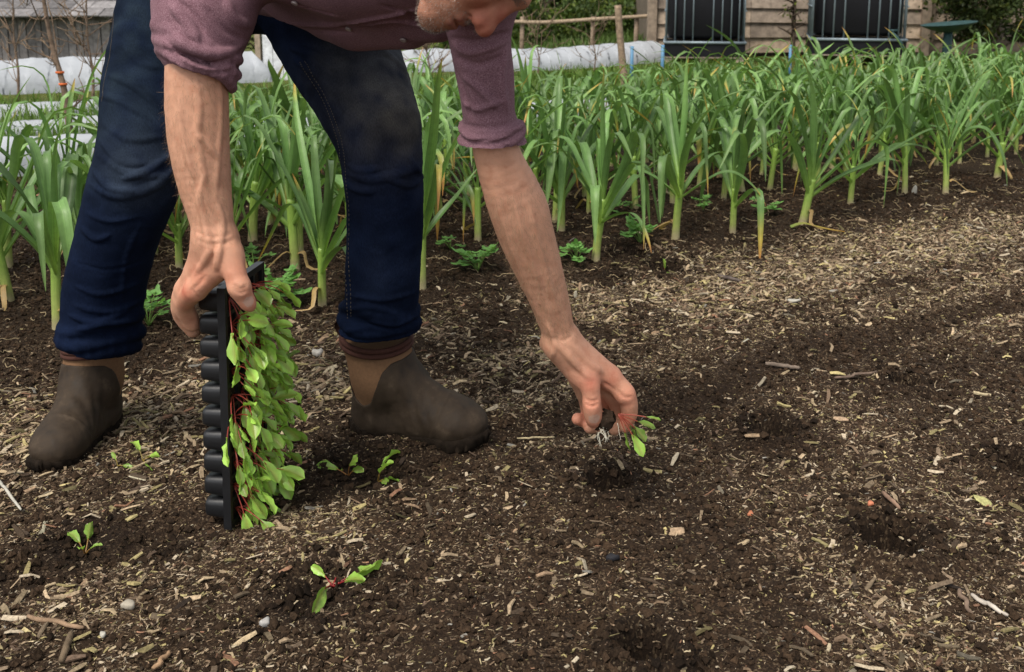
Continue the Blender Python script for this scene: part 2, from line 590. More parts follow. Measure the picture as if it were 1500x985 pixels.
        for o in offs:
            for k in range(3):
                if o[k] == 0:
                    o2 = list(o); o2[k] = 1; o2 = tuple(o2)
                    v0, v1 = cv[o], cv[o2]
                    m = (v0 < 0) != (v1 < 0)
                    t = np.where(m, v0 / np.where(m, v0 - v1, 1), 0)
                    p = np.tile(np.array(o, float), (len(idx), 1)); p[:, k] = t
                    acc[m] += p[m]; num[m] += 1
        V = s.lo + (idx + acc / num[:, None]) * s.h
        quads = []
        def vid(a): return np.searchsorted(lin, (a[:, 0] * (n1 - 1) + a[:, 1]) * (n2_ - 1) + a[:, 2])
        for k in range(3):
            sl0 = [slice(None)] * 3; sl1 = [slice(None)] * 3
            sl0[k] = slice(0, -1); sl1[k] = slice(1, None)
            d = np.argwhere(neg[tuple(sl0)] != neg[tuple(sl1)])
            u, v = (k + 1) % 3, (k + 2) % 3
            ok = (d[:, u] > 0) & (d[:, v] > 0) & (d[:, u] < f.shape[u] - 1) & (d[:, v] < f.shape[v] - 1)
            d = d[ok]
            st = neg[d[:, 0], d[:, 1], d[:, 2]]
            def off(a, b):
                q = d.copy(); q[:, u] -= a; q[:, v] -= b
                return vid(q)
            q = np.stack([off(1, 1), off(0, 1), off(0, 0), off(1, 0)], 1)
            q[~st] = q[~st][:, ::-1]
            quads.append(q)
        return V, np.concatenate(quads)

# ------------------------------------------------------------------ the ground: one sheet
# the leek bed's front line, from the photograph
BA, BB = ground(85, 497), ground(1460, 265)
U2 = nrm((BB - BA)[:2]); N2 = np.array([-U2[1], U2[0]])
def uv_bed(x, y):
    dx, dy = x - BA[0], y - BA[1]
    return dx * U2[0] + dy * U2[1], dx * N2[0] + dy * N2[1]
def bed_xy(u, v): return BA[0] + u * U2[0] + v * N2[0], BA[1] + u * U2[1] + v * N2[1]
HOLES = [(945, 958, .030, .050), (1303, 797, .038, .042), (1492, 692, .035, .045), (1130, 628, .036, .028), (1327, 562, .026, .03),
         (890, 712, .034, .028), (250, 800, .02, .012), (455, 868, .04, .012), (118, 790, .035, .012), (530, 688, .05, .014), (975, 395, .04, .03), (930, 378, .03, .03), (905, 405, .03, .015)]
HP = [(*ground(px, py)[:2], r * 1.2, d * (2.0 if d > .02 else 1.2)) for px, py, r, d in HOLES]
def ground_h(x, y):
    x = np.asarray(x, float); y = np.asarray(y, float)
    u, v = uv_bed(x, y)
    near = 1 - sstep(5.5, 8.0, y)
    h = 0.012 * n2(x, y, 3.1, 1, 2) + near * (0.007 * n2(x, y, 11, 4, 2) + 0.0040 * n2(x, y, 38, 9, 2) + 0.0016 * n2(x, y, 120, 12, 1))
    h = h + 0.035 * sstep(-0.32, 0.0, v) * (1 - sstep(1.7, 2.1, v)) * near          # the leek bed stands a little proud
    h = h - 0.018 * np.exp(-((v + 0.62) / 0.22) ** 2) * near                        # trodden path
    h = h + 0.010 * np.exp(-((v + 1.06 + 0.05 * n2(x, y, 2.0, 31)) / 0.05) ** 2) * near - 0.018 * np.exp(-((v + 1.16 + 0.05 * n2(x, y, 2.0, 31)) / 0.045) ** 2) * near
    for hx, hy, r, d in HP:
        q = ((x - hx) ** 2 + (y - hy) ** 2) / r ** 2
        h = h - d * np.exp(-q * q * 1.1) + 0.28 * d * np.exp(-(np.sqrt(q) - 1.55) ** 2 * 5)
    h = h - 0.085 * np.clip(y - 10.5, 0, 14) * sstep(3.0, -1.5, x)                  # land falls away to the left, far off
    return h
def mulch(x, y):                            # 0..1, how thick the pale chips lie
    u, v = uv_bed(x, y)
    w = v + 0.10 * n2(x, y, 1.7, 21, 3) + 0.05 * n2(x, y, 7, 22, 2)
    path = 1.0 * np.exp(-((w + 0.58) / 0.26) ** 2)
    bed = 0.95 * sstep(-0.75, -1.05, w) * (0.65 + 0.6 * n2(x, y, 2.4, 23, 3))
    d = np.clip(path * (1 - .75 * sstep(.15, .55, n2(x, y, 3.3, 28, 2))) + bed, 0.03, 1)
    d = d * (1 - 0.75 * np.exp(-((v + 1.12 + 0.05 * n2(x, y, 2.0, 31)) / 0.075) ** 2))
    d = d * (1 - 0.55 * sstep(0.12, 0.5, n2(x, y, 1.3, 27, 2)) * sstep(-0.9, -1.1, w))
    for hx, hy, r, _ in HP:
        d = d * (1 - 0.92 * np.exp(-((x - hx) ** 2 + (y - hy) ** 2) / (1.5 * r) ** 2))
    return np.clip(d, 0.02, 1)

def graded(lo, hi, flo, fhi, step, g):
    a = [flo]; s = step
    while a[-1] > lo: s *= g; a.append(a[-1] - s)
    b = [fhi]; s = step
    while b[-1] < hi: s *= g; b.append(b[-1] + s)
    return np.concatenate([a[::-1], np.arange(flo + step, fhi, step), b])
gx = graded(-90, 90, -1.9, 2.3, 0.0075, 1.06)
gy = graded(-12, 120, 1.05, 3.6, 0.0075, 1.035)
GX, GY = np.meshgrid(gx, gy)
GZ = ground_h(GX, GY)
mul = mulch(GX, GY)
gcol = np.ones(GX.shape + (3,)) * 1.05 * (0.9 + 0.9 * mul[..., None] * np.array([1.0, 0.95, 0.85]))
far = sstep(6.0, 8.5, GY)[..., None]
uu, vv = uv_bed(GX, GY)
for hx, hy, r, d_ in HP:                     # freshly dug, damp soil around the planting holes, and pit shade painted into the colour
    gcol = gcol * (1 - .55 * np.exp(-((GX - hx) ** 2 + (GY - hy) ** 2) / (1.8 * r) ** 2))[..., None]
green = (sstep(1.9, 2.6, vv + 0.3 * n2(GX, GY, 1.1, 41, 3)))[..., None]
gcol = gcol * (1 - green) + green * np.array([2.4, 4.2, 1.3])
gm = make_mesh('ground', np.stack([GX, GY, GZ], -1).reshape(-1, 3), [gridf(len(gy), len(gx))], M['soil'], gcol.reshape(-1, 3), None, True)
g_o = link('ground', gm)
tag(g_o, kind='structure')

# ------------------------------------------------------------------ far things
def part(mb, name, mat, parent, label=None, smooth=False):
    o = mb.build(name, M[mat], parent, smooth)
    if label: o['label'] = label
    return o
def woodcol(k=1.0):
    b = rng.choice(3)
    c = [np.array([.30, .235, .175]), np.array([.24, .195, .155]), np.array([.34, .27, .205])][b]
    return c * k * rng.uniform(0.8, 1.2)

# timber building behind the tanks, lapped boards
WY = 12.9
bx0, bx1 = at(958, 70, WY)[0], at(1345, 70, WY)[0]
bld = empty('timber_building', ((bx0 + bx1) / 2, WY, 0))
tag(bld, 'timber building clad in overlapping brown horizontal boards behind the black tanks', 'building')
mb = MB()
nb = 12
seams = [0.0, 0.36, 0.68, 1.0]
for i in range(nb):
    for a, b in zip(seams[:-1], seams[1:]):
        z0 = 0.05 + i * 0.185
        W_ = (b - a) * (bx1 - bx0) - 0.006
        tilt = np.array([[1, 0, 0], [0, 1, 0.19], [0, -0.19, 1]])
        V, Fq = box((0, 0, 0), (W_, 0.045, 0.205), tilt)
        V = V + np.array([bx0 + (a + b) / 2 * (bx1 - bx0) - (bx0 + bx1) / 2, 0.0, z0 + 0.1])
        V[:, 2] += 0.012 * np.sin(V[:, 0] * 1.7 + i)
        mb.add(V, Fq, woodcol(1.25))
part(mb, 'wall', 'wood', bld)
for x in (bx0 - (bx0 + bx1) / 2 - 0.04, bx1 - (bx0 + bx1) / 2 + 0.05):
    mb = MB()
    mb.add(*box((x, -0.03, 1.15), (0.11, 0.12, 2.3)), woodcol(0.9))
    part(mb, 'corner_post', 'wood', bld)
mb = MB()
V, Fq = box((0, 1.2, 2.45), (bx1 - bx0 + 0.5, 3.2, 0.08), np.array([[1, 0, 0], [0, 1, -0.1], [0, 0.1, 1]]))
mb.add(V, Fq, (.12, .11, .1))
part(mb, 'roof', 'wood', bld)
mb = MB()
mb.add(*box((0, 1.4, 1.1), (bx1 - bx0 - 0.1, 2.7, 2.2)), (.15, .12, .09))
part(mb, 'inner_wall', 'wood', bld)

# fence panel with boards to the right of the building
FYp = 13.0
fx0, fx1 = at(1356, 70, FYp)[0], at(1640, 70, FYp)[0]
fen = empty('board_fence', ((fx0 + fx1) / 2, FYp, 0))
tag(fen, 'weathered board fence panels at the right edge behind the dark green dish', 'fence')
mb = MB()
cxm = (fx0 + fx1) / 2
for i in range(8):
    for a, b in ((0, .35), (.35, .68), (.68, 1)):
        V, Fq = box((0, 0, 0), ((b - a) * (fx1 - fx0) - .03, .022, .20), np.array([[1, 0, 0], [0, 1, 0.17], [0, -0.17, 1]]))
        V = V + np.array([fx0 + (a + b) / 2 * (fx1 - fx0) - cxm, 0.03 * (a > .3), 0.12 + i * 0.185])
        mb.add(V, Fq, woodcol(0.85))
part(mb, 'board_panel', 'wood', fen)
for k in (0.0, 0.345, 0.68, 1.0):
    mb = MB(); mb.add(*box((fx0 + k * (fx1 - fx0) - cxm, -0.06, 0.8), (0.10, 0.09, 1.62)), woodcol(0.6))
    part(mb, 'post', 'wood', fen)

# two black tanks in galvanised cages
def make_tank():
    root = empty('caged_water_tank')
    mb = MB()
    # rounded bottle: stacked rounded rectangles
    zs = [0.30, 0.315, 0.35, 0.7, 1.1, 1.20, 1.23]
    ins = [0.06, 0.02, 0.0, 0.0, 0.0, 0.02, 0.07]
    ring = []
    for z, q in zip(zs, ins):
        th = np.linspace(0, 2 * math.pi, 40, endpoint=False)
        c, s = np.cos(th), np.sin(th)
        x = np.sign(c) * np.abs(c) ** 0.35 * (0.492 - q); y = np.sign(s) * np.abs(s) ** 0.35 * (0.555 - q)
        ring.append(np.stack([x, y, np.full(40, z)], 1))
    V = np.concatenate(ring)
    mb.add(V, [gridf(7, 40, True), np.arange(40)[None, ::-1], (np.arange(40) + 240)[None, :]])
    part(mb, 'tank_bottle', 'blackpoly', root, smooth=True)
    mb = MB()
    for x in (-.5, -.385, -.27, -.155, .10, .215, .33, .43, .5):
        for y in (-0.56, 0.56):
            mb.add(*tube([(x, y, .26), (x, y, 1.26)], 0.010, 6))
    for y in np.linspace(-0.4, 0.4, 5):
        for x in (-0.505, 0.505):
            mb.add(*tube([(x, y, .26), (x, y, 1.26)], 0.010, 6))
    for z, r in ((.265, .017), (0.62, .010), (0.94, .010), (1.26, .014)):
        if 0.3 < z < 1.1: r = 0.0085
        P = [(-.52, -.575, z), (.52, -.575, z), (.52, .575, z), (-.52, .575, z), (-.52, -.575, z)]
        for a, b in zip(P[:-1], P[1:]):
            if 0.3 < z < 1.1 and a[1] == b[1] == -.575: continue
            mb.add(*tube([a, b], r, 6))
    part(mb, 'cage', 'galv', root, smooth=True)
    mb = MB()
    mb.add(*box((0, 0, .178), (1.04, 1.14, .138)), (.02, .02, .02))
    part(mb, 'base_tray', 'blackpoly', root)
    mb = MB()
    for zo in (0.0,):
        mb = MB()
        for x in (-.46, 0, .46):
            for y in (-.5, 0, .5): mb.add(*box((x, y, .055 + zo), (.1, .12, .066)), woodcol(1.1))
            mb.add(*box((x, 0, .011 + zo), (.1, 1.12, .018)), woodcol(1.1))
        for y in np.linspace(-.52, .52, 6): mb.add(*box((0, y, .096 + zo), (1.02, .1, .012)), woodcol(1.1))
        part(mb, 'pallet', 'wood', root)
    return root
TY = 11.9
t1 = make_tank()
t2 = copy_tree(t1)
t1.location = (at(1030, 60, TY)[0], TY, 0); t1.rotation_euler.z = R(-9)
t2.location = (at(1250, 60, TY)[0], TY, 0.02); t2.rotation_euler.z = R(-14); t2.scale = (1.0, 1.0, 1.05); t1.scale = (.87, 1, 1)
tag(t1, 'black caged water tank, the one nearer the white fleece tunnel and wooden rail', 'water tank', 'black tanks in galvanised cages')
tag(t2, 'black caged water tank with a teal outlet tap, nearer the dark green dish', 'water tank', 'black tanks in galvanised cages')
mb = MB()
mb.add(*tube(spline([(.36, -.58, .335), (.36, -.66, .335), (.40, -.69, .30), (.47, -.70, .20), (.52, -.70, .08)], 12), .018, 8))
mb.add(*tube([(.33, -.62, .37), (.41, -.62, .37)], .012, 6)); mb.add(*tube([(.36, -.62, .33), (.36, -.62, .37)], .010, 6))
part(mb, 'tap', 'teal', t2, smooth=True)

# dark dish on a post
DY = 10.6
dp = at(1388, 60, DY)
dish = empty('bird_bath', (dp[0], DY, 0))
tag(dish, 'dark green shallow dish on a thin post before the board fence', 'bird bath')
zt = at(1388, 36, DY)[2]
mb = MB()
prof = [(0.035, -.085), (.10, -.075), (.20, -.035), (.275, .005), (.285, .012), (.27, .012), (.19, -.015), (.08, -.04), (.001, -.045)]
th = np.linspace(0, 2 * math.pi, 32, endpoint=False)
V = np.concatenate([np.stack([r * np.cos(th), r * np.sin(th), np.full(32, z)], 1) for r, z in prof])
Rt = np.array([[math.cos(.10), 0, -math.sin(.10)], [0, 1, 0], [math.sin(.10), 0, math.cos(.10)]])
mb.add(V @ Rt.T + [0, 0, zt], gridf(len(prof), 32, True))
part(mb, 'dish', 'teal', dish, smooth=True)
mb = MB(); mb.add(*tube([(0, 0, -.02), (0, 0, zt - .06)], [.05, .045], 12))
part(mb, 'post', 'teal', dish, smooth=True)

# stakes
for (px, pb, pt, YY, col, r, nm, lab) in ((925, 112, 68, 9.2, 'blue', .016, 'garden_stake', 'pale blue stake between the brown post and the left tank'),
                                    (970, 110, 66, 9.4, 'blue', .016, 'garden_stake', 'pale blue stake under the left edge of the left tank'),
                                    (1157, 112, 66, 9.6, 'blue', .014, 'garden_stake', 'pale blue stake in the leeks before the lapped boards')):
    p = at(px, pb, YY); q = at(px + 1, pt, YY)
    mb = MB(); mb.add(*tube([(0, 0, -p[2] - .02), (q[0] - p[0], 0, q[2] - p[2])], r, 8))
    o = mb.build(nm, M[col]); o.location = p
    tag(o, lab, 'stake', 'pale blue garden stakes')
p = at(912, 110, 8.6); q = at(905, 8, 8.6)
mb = MB(); mb.add(*tube(spline([(0, 0, -p[2]), (.02, 0, -.1), ((q[0] - p[0]) * .6, 0, (q[2] - p[2]) * .6), (q[0] - p[0], 0, q[2] - p[2])], 10), [.034] * 5 + [.03] * 5, 8), (.26, .19, .13))
o = mb.build('garden_post', M['bark']); o.location = p
tag(o, 'tall brown wooden post standing in front of the pole rail', 'post')

# long low tunnel of white fleece, parallel to the bed
def tunnel(name, u0, u1, v, hgt, half, label, group, seg=160, base=0.0):
    us = np.linspace(u0, u1, seg)
    th = np.linspace(0, math.pi, 15)
    rows = []
    for i, u in enumerate(us):
        hoop = 0.95 + 0.05 * abs(math.cos(math.pi * i / 16.0))
        e = min(1.0, 0.25 + min(i, seg - 1 - i) / 4.0)
        wv = v + half * np.cos(th)
        z = hgt * hoop * e * np.sin(th) ** 0.8
        x, y = bed_xy(u + 0.03 * np.sin(th * 3 + i), wv)
        z = z * (1 + .05 * n2(x, y, 4, 6, 3)) + ground_h(x, y) * 1.0 + 0.010 * n2(x, y, 14, 5, 3) * np.sin(th)
        rows.append(np.stack([x, y, z], 1))
    V = np.concatenate(rows)
    c = V.mean(0); c[2] = 0
    mb = MB(); mb.add(V - c, [gridf(seg, 15), np.arange(15)[None, :], (np.arange(15) + (seg - 1) * 15)[None, ::-1]])
    o = mb.build(name, M['fleece']); o.location = c
    return tag(o, label, 'fleece cover', group)
FG = 'white fleece covers over the beds'
def uvpix(px, py):
    g = ground(px, py); return uv_bed(g[0], g[1])
ua, va = uvpix(-60, 138); ub, vb = uvpix(150, 136); uc, vc = uvpix(760, 98); ud, vd = uvpix(972, 88)
tunnel('fleece_tunnel', ua - 1.5, ub + 1.6, (va + vb) / 2 + .35, .27, .40, 'tall white fleece tunnel in front of the old plank shed', FG)
tunnel('fleece_tunnel', uc - 1.3, ud + 0.15, (vc + vd) / 2 + .35, .25, .42, 'white fleece tunnel running behind the leeks to the left tank', FG)
ue, ve = uvpix(40, 172)
tunnel('fleece_cover', ue - 2.0, ue + 1.1, ve, .10, .17, 'low white fleece strip just before the tall fleece tunnel at left', FG, 40)
uf, vf = uvpix(30, 200)
tunnel('fleece_cover', uf - 1.2, uf + 0.9, vf - .02, .09, .14, 'low white fleece strip in the middle of the three low strips at left', FG, 40)
ug, vg = uvpix(60, 245); uh, vh = uvpix(900, 182)
tunnel('fleece_cover', ug - 0.8, uh + 0.2, (vg + vh) / 2 + .05, .17, .13, 'low white fleece strip directly behind the rows of leeks', FG, 90)

# old plank shed at left
SY = 15.0
sx0, sx1 = at(-120, 60, SY)[0], at(158, 60, SY)[0]
sb = float(ground_h(sx1, SY)) - 0.05
ez = at(0, 20, SY)[2]
shed = empty('plank_shed', ((sx0 + sx1) / 2, SY, sb))
tag(shed, 'old grey plank shed with low shingled roof behind the fleece tunnel', 'shed')
mb = MB(); cxm = (sx0 + sx1) / 2; x = sx0; eh = ez - sb
while x < sx1:
    w = rng.uniform(.09, .17)
    k = rng.uniform(.6, 1.25)
    mb.add(*box((x + w / 2 - cxm, rng.uniform(-.015, .015), eh / 2), (w - .012, .03, eh)), np.array([.215, .198, .195]) * k)
    x += w
mb.add(*box((0, .1, eh / 2), (sx1 - sx0 - .05, .05, eh)), (.03, .025, .025))
mb.add(*box((0, -.03, eh - .06), (sx1 - sx0, .03, .08)), (.11, .10, .10))
part(mb, 'wall', 'wood', shed)
mb = MB()
for i in range(7):
    x = sx0 - .25
    while x < sx1 + .2:
        w = rng.uniform(.25, .5)
        V, Fq = box((0, 0, 0), (w - .01, .34, .018))
        a = R(20)
        Rx = np.array([[1, 0, 0], [0, math.cos(a), -math.sin(a)], [0, math.sin(a), math.cos(a)]])
        V = V @ Rx.T + [x + w / 2 - cxm, -.2 + i * .26, eh + .03 + i * .105 + rng.uniform(-.006, .006)]
        mb.add(V, Fq, np.array([.20, .19, .19]) * rng.uniform(.65, 1.3))
        x += w
part(mb, 'roof', 'wood', shed)
mb = MB(); mb.add(*box((0, .9, eh / 2), (sx1 - sx0 - .1, 1.5, eh)), (.08, .07, .07))
part(mb, 'inner_wall', 'wood', shed)

# pole rail fence behind the tunnel
RY = 13.5
rail = empty('pole_rail_fence', (at(860, 40, RY)[0], RY, 0))
tag(rail, 'low rustic fence of one thin pale pole on short posts behind the fleece', 'fence')
rx = at(860, 40, RY)[0]; rz = at(860, 27, RY)[2]
mb = MB()
pts = [(at(q, 27, RY)[0] - rx, 0.0, at(q, yy, RY)[2]) for q, yy in ((560, 33), (640, 31), (745, 32), (800, 33), (880, 28), (980, 22))]
mb.add(*tube(spline(pts, 24), .026, 7), (.34, .26, .18))
part(mb, 'rail', 'bark', rail, smooth=True)
for q in (620, 764, 868, 932, 985):
    mb = MB(); xx = at(q, 40, RY)[0] - rx
    mb.add(*tube([(xx, .05, float(ground_h(xx + rx, RY)) - .05), (xx + .01, .05, rz + .02)], [.035, .03], 7), (.24, .18, .13))
    part(mb, 'post', 'bark', rail, smooth=True)

# white door-like board behind the legs
p = at(408, 100, 9.8)
mb = MB()
for i in range(3): mb.add(*box((-.1 + i * .1, 0, .28), (.094, .02, .62)), (.62, .64, .66))
mb.add(*box((-.19, -.01, .28), (.05, .05, .66)), (.34, .27, .2))
o = mb.build('white_board', M['wood'], None, False); o.location = (p[0], 9.8, 0)
tag(o, 'pale painted board standing beyond the leeks, seen between the legs', 'board')

# ------------------------------------------------------------------ trees and shrubs
def leaf_quads(P, Nn, size, rg):
    """small pointed leaves: 6-vertex folded blades at points P"""
    n = len(P)
    d = rg.normal(size=(n, 3)); d[:, 2] -= 0.3
    d /= np.linalg.norm(d, axis=1)[:, None]
    s = np.cross(d, rg.normal(size=(n, 3))); s /= np.linalg.norm(s, axis=1)[:, None] + 1e-9
    nn = np.cross(d, s)
    L = size * rg.uniform(.6, 1.4, n)[:, None]; W = L * .30
    V = np.stack([P, P + d * L * .45 + s * W + nn * L * .08, P + d * L, P + d * L * .45 - s * W + nn * L * .08], 1).reshape(-1, 3)
    Fq = np.arange(n * 4).reshape(-1, 4)
    return V, Fq
def tree(name, label, loc, height, spread, trunk_h, leaf, nleaf, base_col, seed, group=None, cat='tree', blossom=0.0, low=0.15, ydepth=0.7):
    rg = np.random.default_rng(seed)
    root = empty(name, loc); tag(root, label, cat, group)
    mb = MB(); tips = []
    mb.add(*tube(spline([(0, 0, -.1), (.03 * height * rg.normal(), .02, trunk_h * .6), (.04 * height * rg.normal(), .03, height * .8)], 9), np.linspace(.03 * height, .008 * height, 9), 8), (.10, .075, .055))
    nl = 16
    for i in range(nl):
        z0 = trunk_h * .5 + (height * .75 - trunk_h * .5) * i / nl
        a = rg.uniform(0, 6.28); el = rg.uniform(.0, .8)
        ln = spread * rg.uniform(.55, 1.0) * (1 - .35 * abs(2 * z0 / height - .8))
        dirv = np.array([math.cos(a) * math.cos(el), ydepth * math.sin(a) * math.cos(el), math.sin(el) * .8])
        b = np.array([0, 0, z0])
        pts = spline([b, b + dirv * ln * .5 + [0, 0, .04 * ln], b + dirv * ln], 6)
        mb.add(*tube(pts, np.linspace(.011 * height, .003 * height, 6), 5), (.10, .075, .055))
        tips += [pts[3], pts[4], pts[5], pts[5] + dirv * .1 * ln]
        for _ in range(3):
            q = pts[rg.integers(2, 6)]; d2 = nrm(dirv + rg.normal(size=3) * .7)
            e = q + d2 * ln * .35
            mb.add(*tube([q, e], [.005 * height, .002 * height], 4), (.10, .075, .055)); tips.append(e)
    mb.build('trunk', M['bark'], root)
    tips = np.array(tips)
    cl = tips[rg.integers(0, len(tips), nleaf)]
    sig = spread * rg.uniform(.06, .2, nleaf)[:, None]
    P = cl + rg.normal(size=(nleaf, 3)) * sig
    P = P[P[:, 2] > low * height]
    V, Fq = leaf_quads(P, None, leaf, rg)
    tone = np.repeat(rg.uniform(.6, 1.5, len(P)), 4)[:, None] * (0.8 + .35 * fbm(np.repeat(P, 4, 0) * 2.2 / spread, 2, seed))[:, None]
    c = np.array(base_col) * tone
    yel = np.repeat(rg.random(len(P)), 4)[:, None]
    c = c * np.where(yel > .7, np.array([1.5, 1.25, .9]), 1)
    if blossom:
        w = np.repeat(rg.random(len(P)) < blossom, 4)
        c[w] = (.72, .62, .6)
    mb = MB(); mb.add(V, Fq, c)
    mb.build('crown', M['foliage'], root)
    return root
TG = 'trees and shrubs beyond the garden'
for (px, Yv, hh, spd, th_, lf, nl, col, sd, lab) in (
    (800, 19, 3.4, 2.0, .5, .10, 9000, (.055, .085, .022), 1, 'dark green tree directly behind the pole rail, right of the head'),
    (900, 21, 3.8, 2.2, .6, .10, 9000, (.045, .075, .020), 2, 'dark green tree behind the tall brown post'),
    (985, 20, 3.0, 1.6, .5, .09, 7000, (.06, .08, .022), 3, 'dark green tree rising behind the left edge of the left tank'),
    (700, 22, 3.6, 2.4, .6, .10, 7000, (.05, .08, .022), 4, 'dark green tree straight behind the face of the bent man'),
    (190, 22, 4.0, 1.9, .5, .10, 9000, (.085, .13, .025), 5, 'bright green tree behind the right end of the shed'),
    (60, 25, 4.2, 2.4, .8, .10, 7000, (.06, .09, .025), 6, 'green tree behind the roof of the plank shed'),
    (380, 24, 4.0, 2.4, .6, .10, 7000, (.055, .085, .022), 7, 'green tree far behind the gap between the legs'),
    (560, 24, 4.0, 2.4, .6, .10, 7000, (.05, .08, .022), 8, 'green tree far behind the shirt')):
    q = at(px, 30, Yv)
    tree('broadleaf_tree', lab, (q[0], Yv, float(ground_h(q[0], Yv))), hh, spd, th_, lf, nl, col, sd, TG)
q = at(938, 30, 16.5)
tree('blossom_bush', 'small bush with pinkish white blossom behind the rail', (q[0], 16.5, float(ground_h(q[0], 16.5))), 1.5, .55, .3, .06, 1600, (.08, .12, .03), 21, None, 'bush', .35)
q = at(1462, 50, 12.2)
tree('ivy_bush', 'dark leafy bush overhanging the board fence at the top right', (q[0], 12.2, -0.05), 1.9, .80, .3, .055, 12000, (.05, .075, .022), 22, None, 'bush', 0, .16, .4)
q = at(1160, 50, 12.3)
tree('thin_sapling', 'thin young sapling growing between the two black tanks', (q[0] , 12.3, 0), 1.5, .30, .5, .04, 130, (.10, .15, .03), 23, None, 'sapling', 0, .3, .6)
# hedge on the bank behind the rail
for (px, Yv, sd, lab) in ((790, 15.5, 31, 'low grassy green shrub on the bank right of the face'), (880, 15.6, 32, 'low grassy green shrub on the bank by the tall post'), (690, 15.6, 33, 'low green shrub on the bank behind the face'), (960, 15.5, 34, 'low green shrub on the bank beside the left tank')):
    q = at(px, 40, Yv)
    tree('low_shrub', lab, (q[0], Yv, float(ground_h(q[0], Yv))), .75, .75, .1, .075, 3600, (.085, .135, .035), sd, 'low shrubs on the bank', 'shrub', 0, .0)

# bare saplings and twiggy shrubs at left, in front of the fleece
def bare_tree(name, label, px0, py0, px1, py1, Yv, rad, seed, nbr=14, ties=False, spread=.5):
    rg = np.random.default_rng(seed)
    p = ground(px0, py0) if Yv is None else at(px0, py0, Yv)
    Yv = p[1]; q = at(px1, py1, Yv)
    root = empty(name, (p[0], Yv, 0)); tag(root, label, 'sapling')
    q = q - np.array([p[0], Yv, 0])
    q = q * 1.25
    main = spline([(0, 0, -.03), q * .3 + [.02, 0, 0], q * .6 + [-.015, 0.02, 0], q], 14)
    mb = MB(); mb.add(*tube(main, np.linspace(rad, rad * .35, 14), 8), (.17, .12, .085))
    mb.build('trunk', M['bark'], root)
    mb = MB()
    for i in range(nbr):
        k = rg.integers(3, 14); b = main[k]
        a = rg.uniform(0, 6.28); el = rg.uniform(.1, 1.2)
        ln = spread * rg.uniform(.4, 1)
        d = np.array([math.cos(a) * math.cos(el), .7 * math.sin(a) * math.cos(el), math.sin(el)])
        pts = spline([b, b + d * ln * .5 + rg.normal(size=3) * .03, b + d * ln + [0, 0, .1 * ln]], 6)
        mb.add(*tube(pts, np.linspace(rad * .32, .002, 6), 5), (.19, .13, .09))
        for _ in range(4):
            b2 = pts[rg.integers(1, 6)]; d2 = nrm(d + rg.normal(size=3) * .8)
            mb.add(*tube([b2, b2 + d2 * ln * .2, b2 + d2 * ln * .4 + [0, 0, .03]], [.004, .003, .0016], 4), (.21, .15, .10))
    mb.build('branch', M['bark'], root)
    if ties:
        for k in (.42, .50):
            c = q * k * 0.9 if False else main[int(k * 13)]
            mb = MB(); mb.add(*tube([c - [0, 0, .006], c + [0, 0, .006]], rad * 1.03, 10))
            mb.build('tie', M['orange'], root)
    return root
bare_tree('bare_sapling', 'leaning bare sapling with orange ties before the fleece tunnel', 104, 212, 66, 5, None, .024, 51, 9, True, .35)
bare_tree('bare_shrub', 'twiggy bare shrub before the shed at the far left edge', 25, 160, 20, 20, None, .012, 52, 14, False, .5)
bare_tree('bare_shrub', 'twiggy bare shrub between the orange tied sapling and the jeans', 135, 160, 128, 25, None, .014, 53, 18, False, .5)
bare_tree('bare_shrub', 'twiggy bare bush behind the leeks below the shirt hem', 625, 125, 628, 60, None, .012, 54, 24, False, .45)
bare_tree('bare_shrub', 'twiggy bare stems standing before the fleece right of the rolled sleeve', 785, 118, 790, 45, None, .009, 55, 12, False, .4)
bare_tree('bare_shrub', 'twiggy bare stems beside the tall brown post', 868, 112, 872, 40, None, .008, 56, 10, False, .35)

# ------------------------------------------------------------------ grass beyond the leeks
def blades(n, pick, hlo, hhi, col, seed):
    rg = np.random.default_rng(seed)
    x, y = pick(rg, n)
    z = ground_h(x, y)
    a = rg.uniform(0, 6.28, n); L = rg.uniform(hlo, hhi, n); w = rg.uniform(.003, .008, n)
    d = np.stack([np.cos(a), np.sin(a)], 1)
    lean = rg.uniform(.1, .8, n)
    B = np.stack([x, y, z], 1)
    S = np.stack([-d[:, 1], d[:, 0], np.zeros(n)], 1) * w[:, None]
    mid = B + np.stack([d[:, 0] * L * lean * .35, d[:, 1] * L * lean * .35, L * .6], 1)
    top = B + np.stack([d[:, 0] * L * lean, d[:, 1] * L * lean, L * (1 - .3 * lean)], 1)
    V = np.stack([B - S, B + S, mid + S * .8, mid - S * .8, top + S * .1, top - S * .1], 1).reshape(-1, 3)
    i = np.arange(n)[:, None] * 6
    Fq = np.concatenate([i + [0, 1, 2, 3], i + [3, 2, 4, 5]])
    c = np.array(col) * np.repeat(rg.uniform(.6, 1.5, n), 6)[:, None]
    mb = MB(); mb.add(V, Fq, c)
    return mb
def pick_far(rg, n):
    u = rg.uniform(-3.5, 7.5, n); v = rg.uniform(2.3, 5.6, n)
    return bed_xy(u, v)
tag(blades(26000, pick_far, .05, .17, (.10, .17, .03), 61).build('grass', M['grass']), 'rough green grass and weeds growing behind the leek bed', 'grass', None, 'stuff')
def pick_bank(rg, n):
    return rg.uniform(-3, 5, n), rg.uniform(13.7, 16.5, n)
tag(blades(16000, pick_bank, .1, .4, (.09, .15, .035), 62).build('bank_grass', M['grass']), 'tall grass on the bank behind the pole rail', 'grass', None, 'stuff')

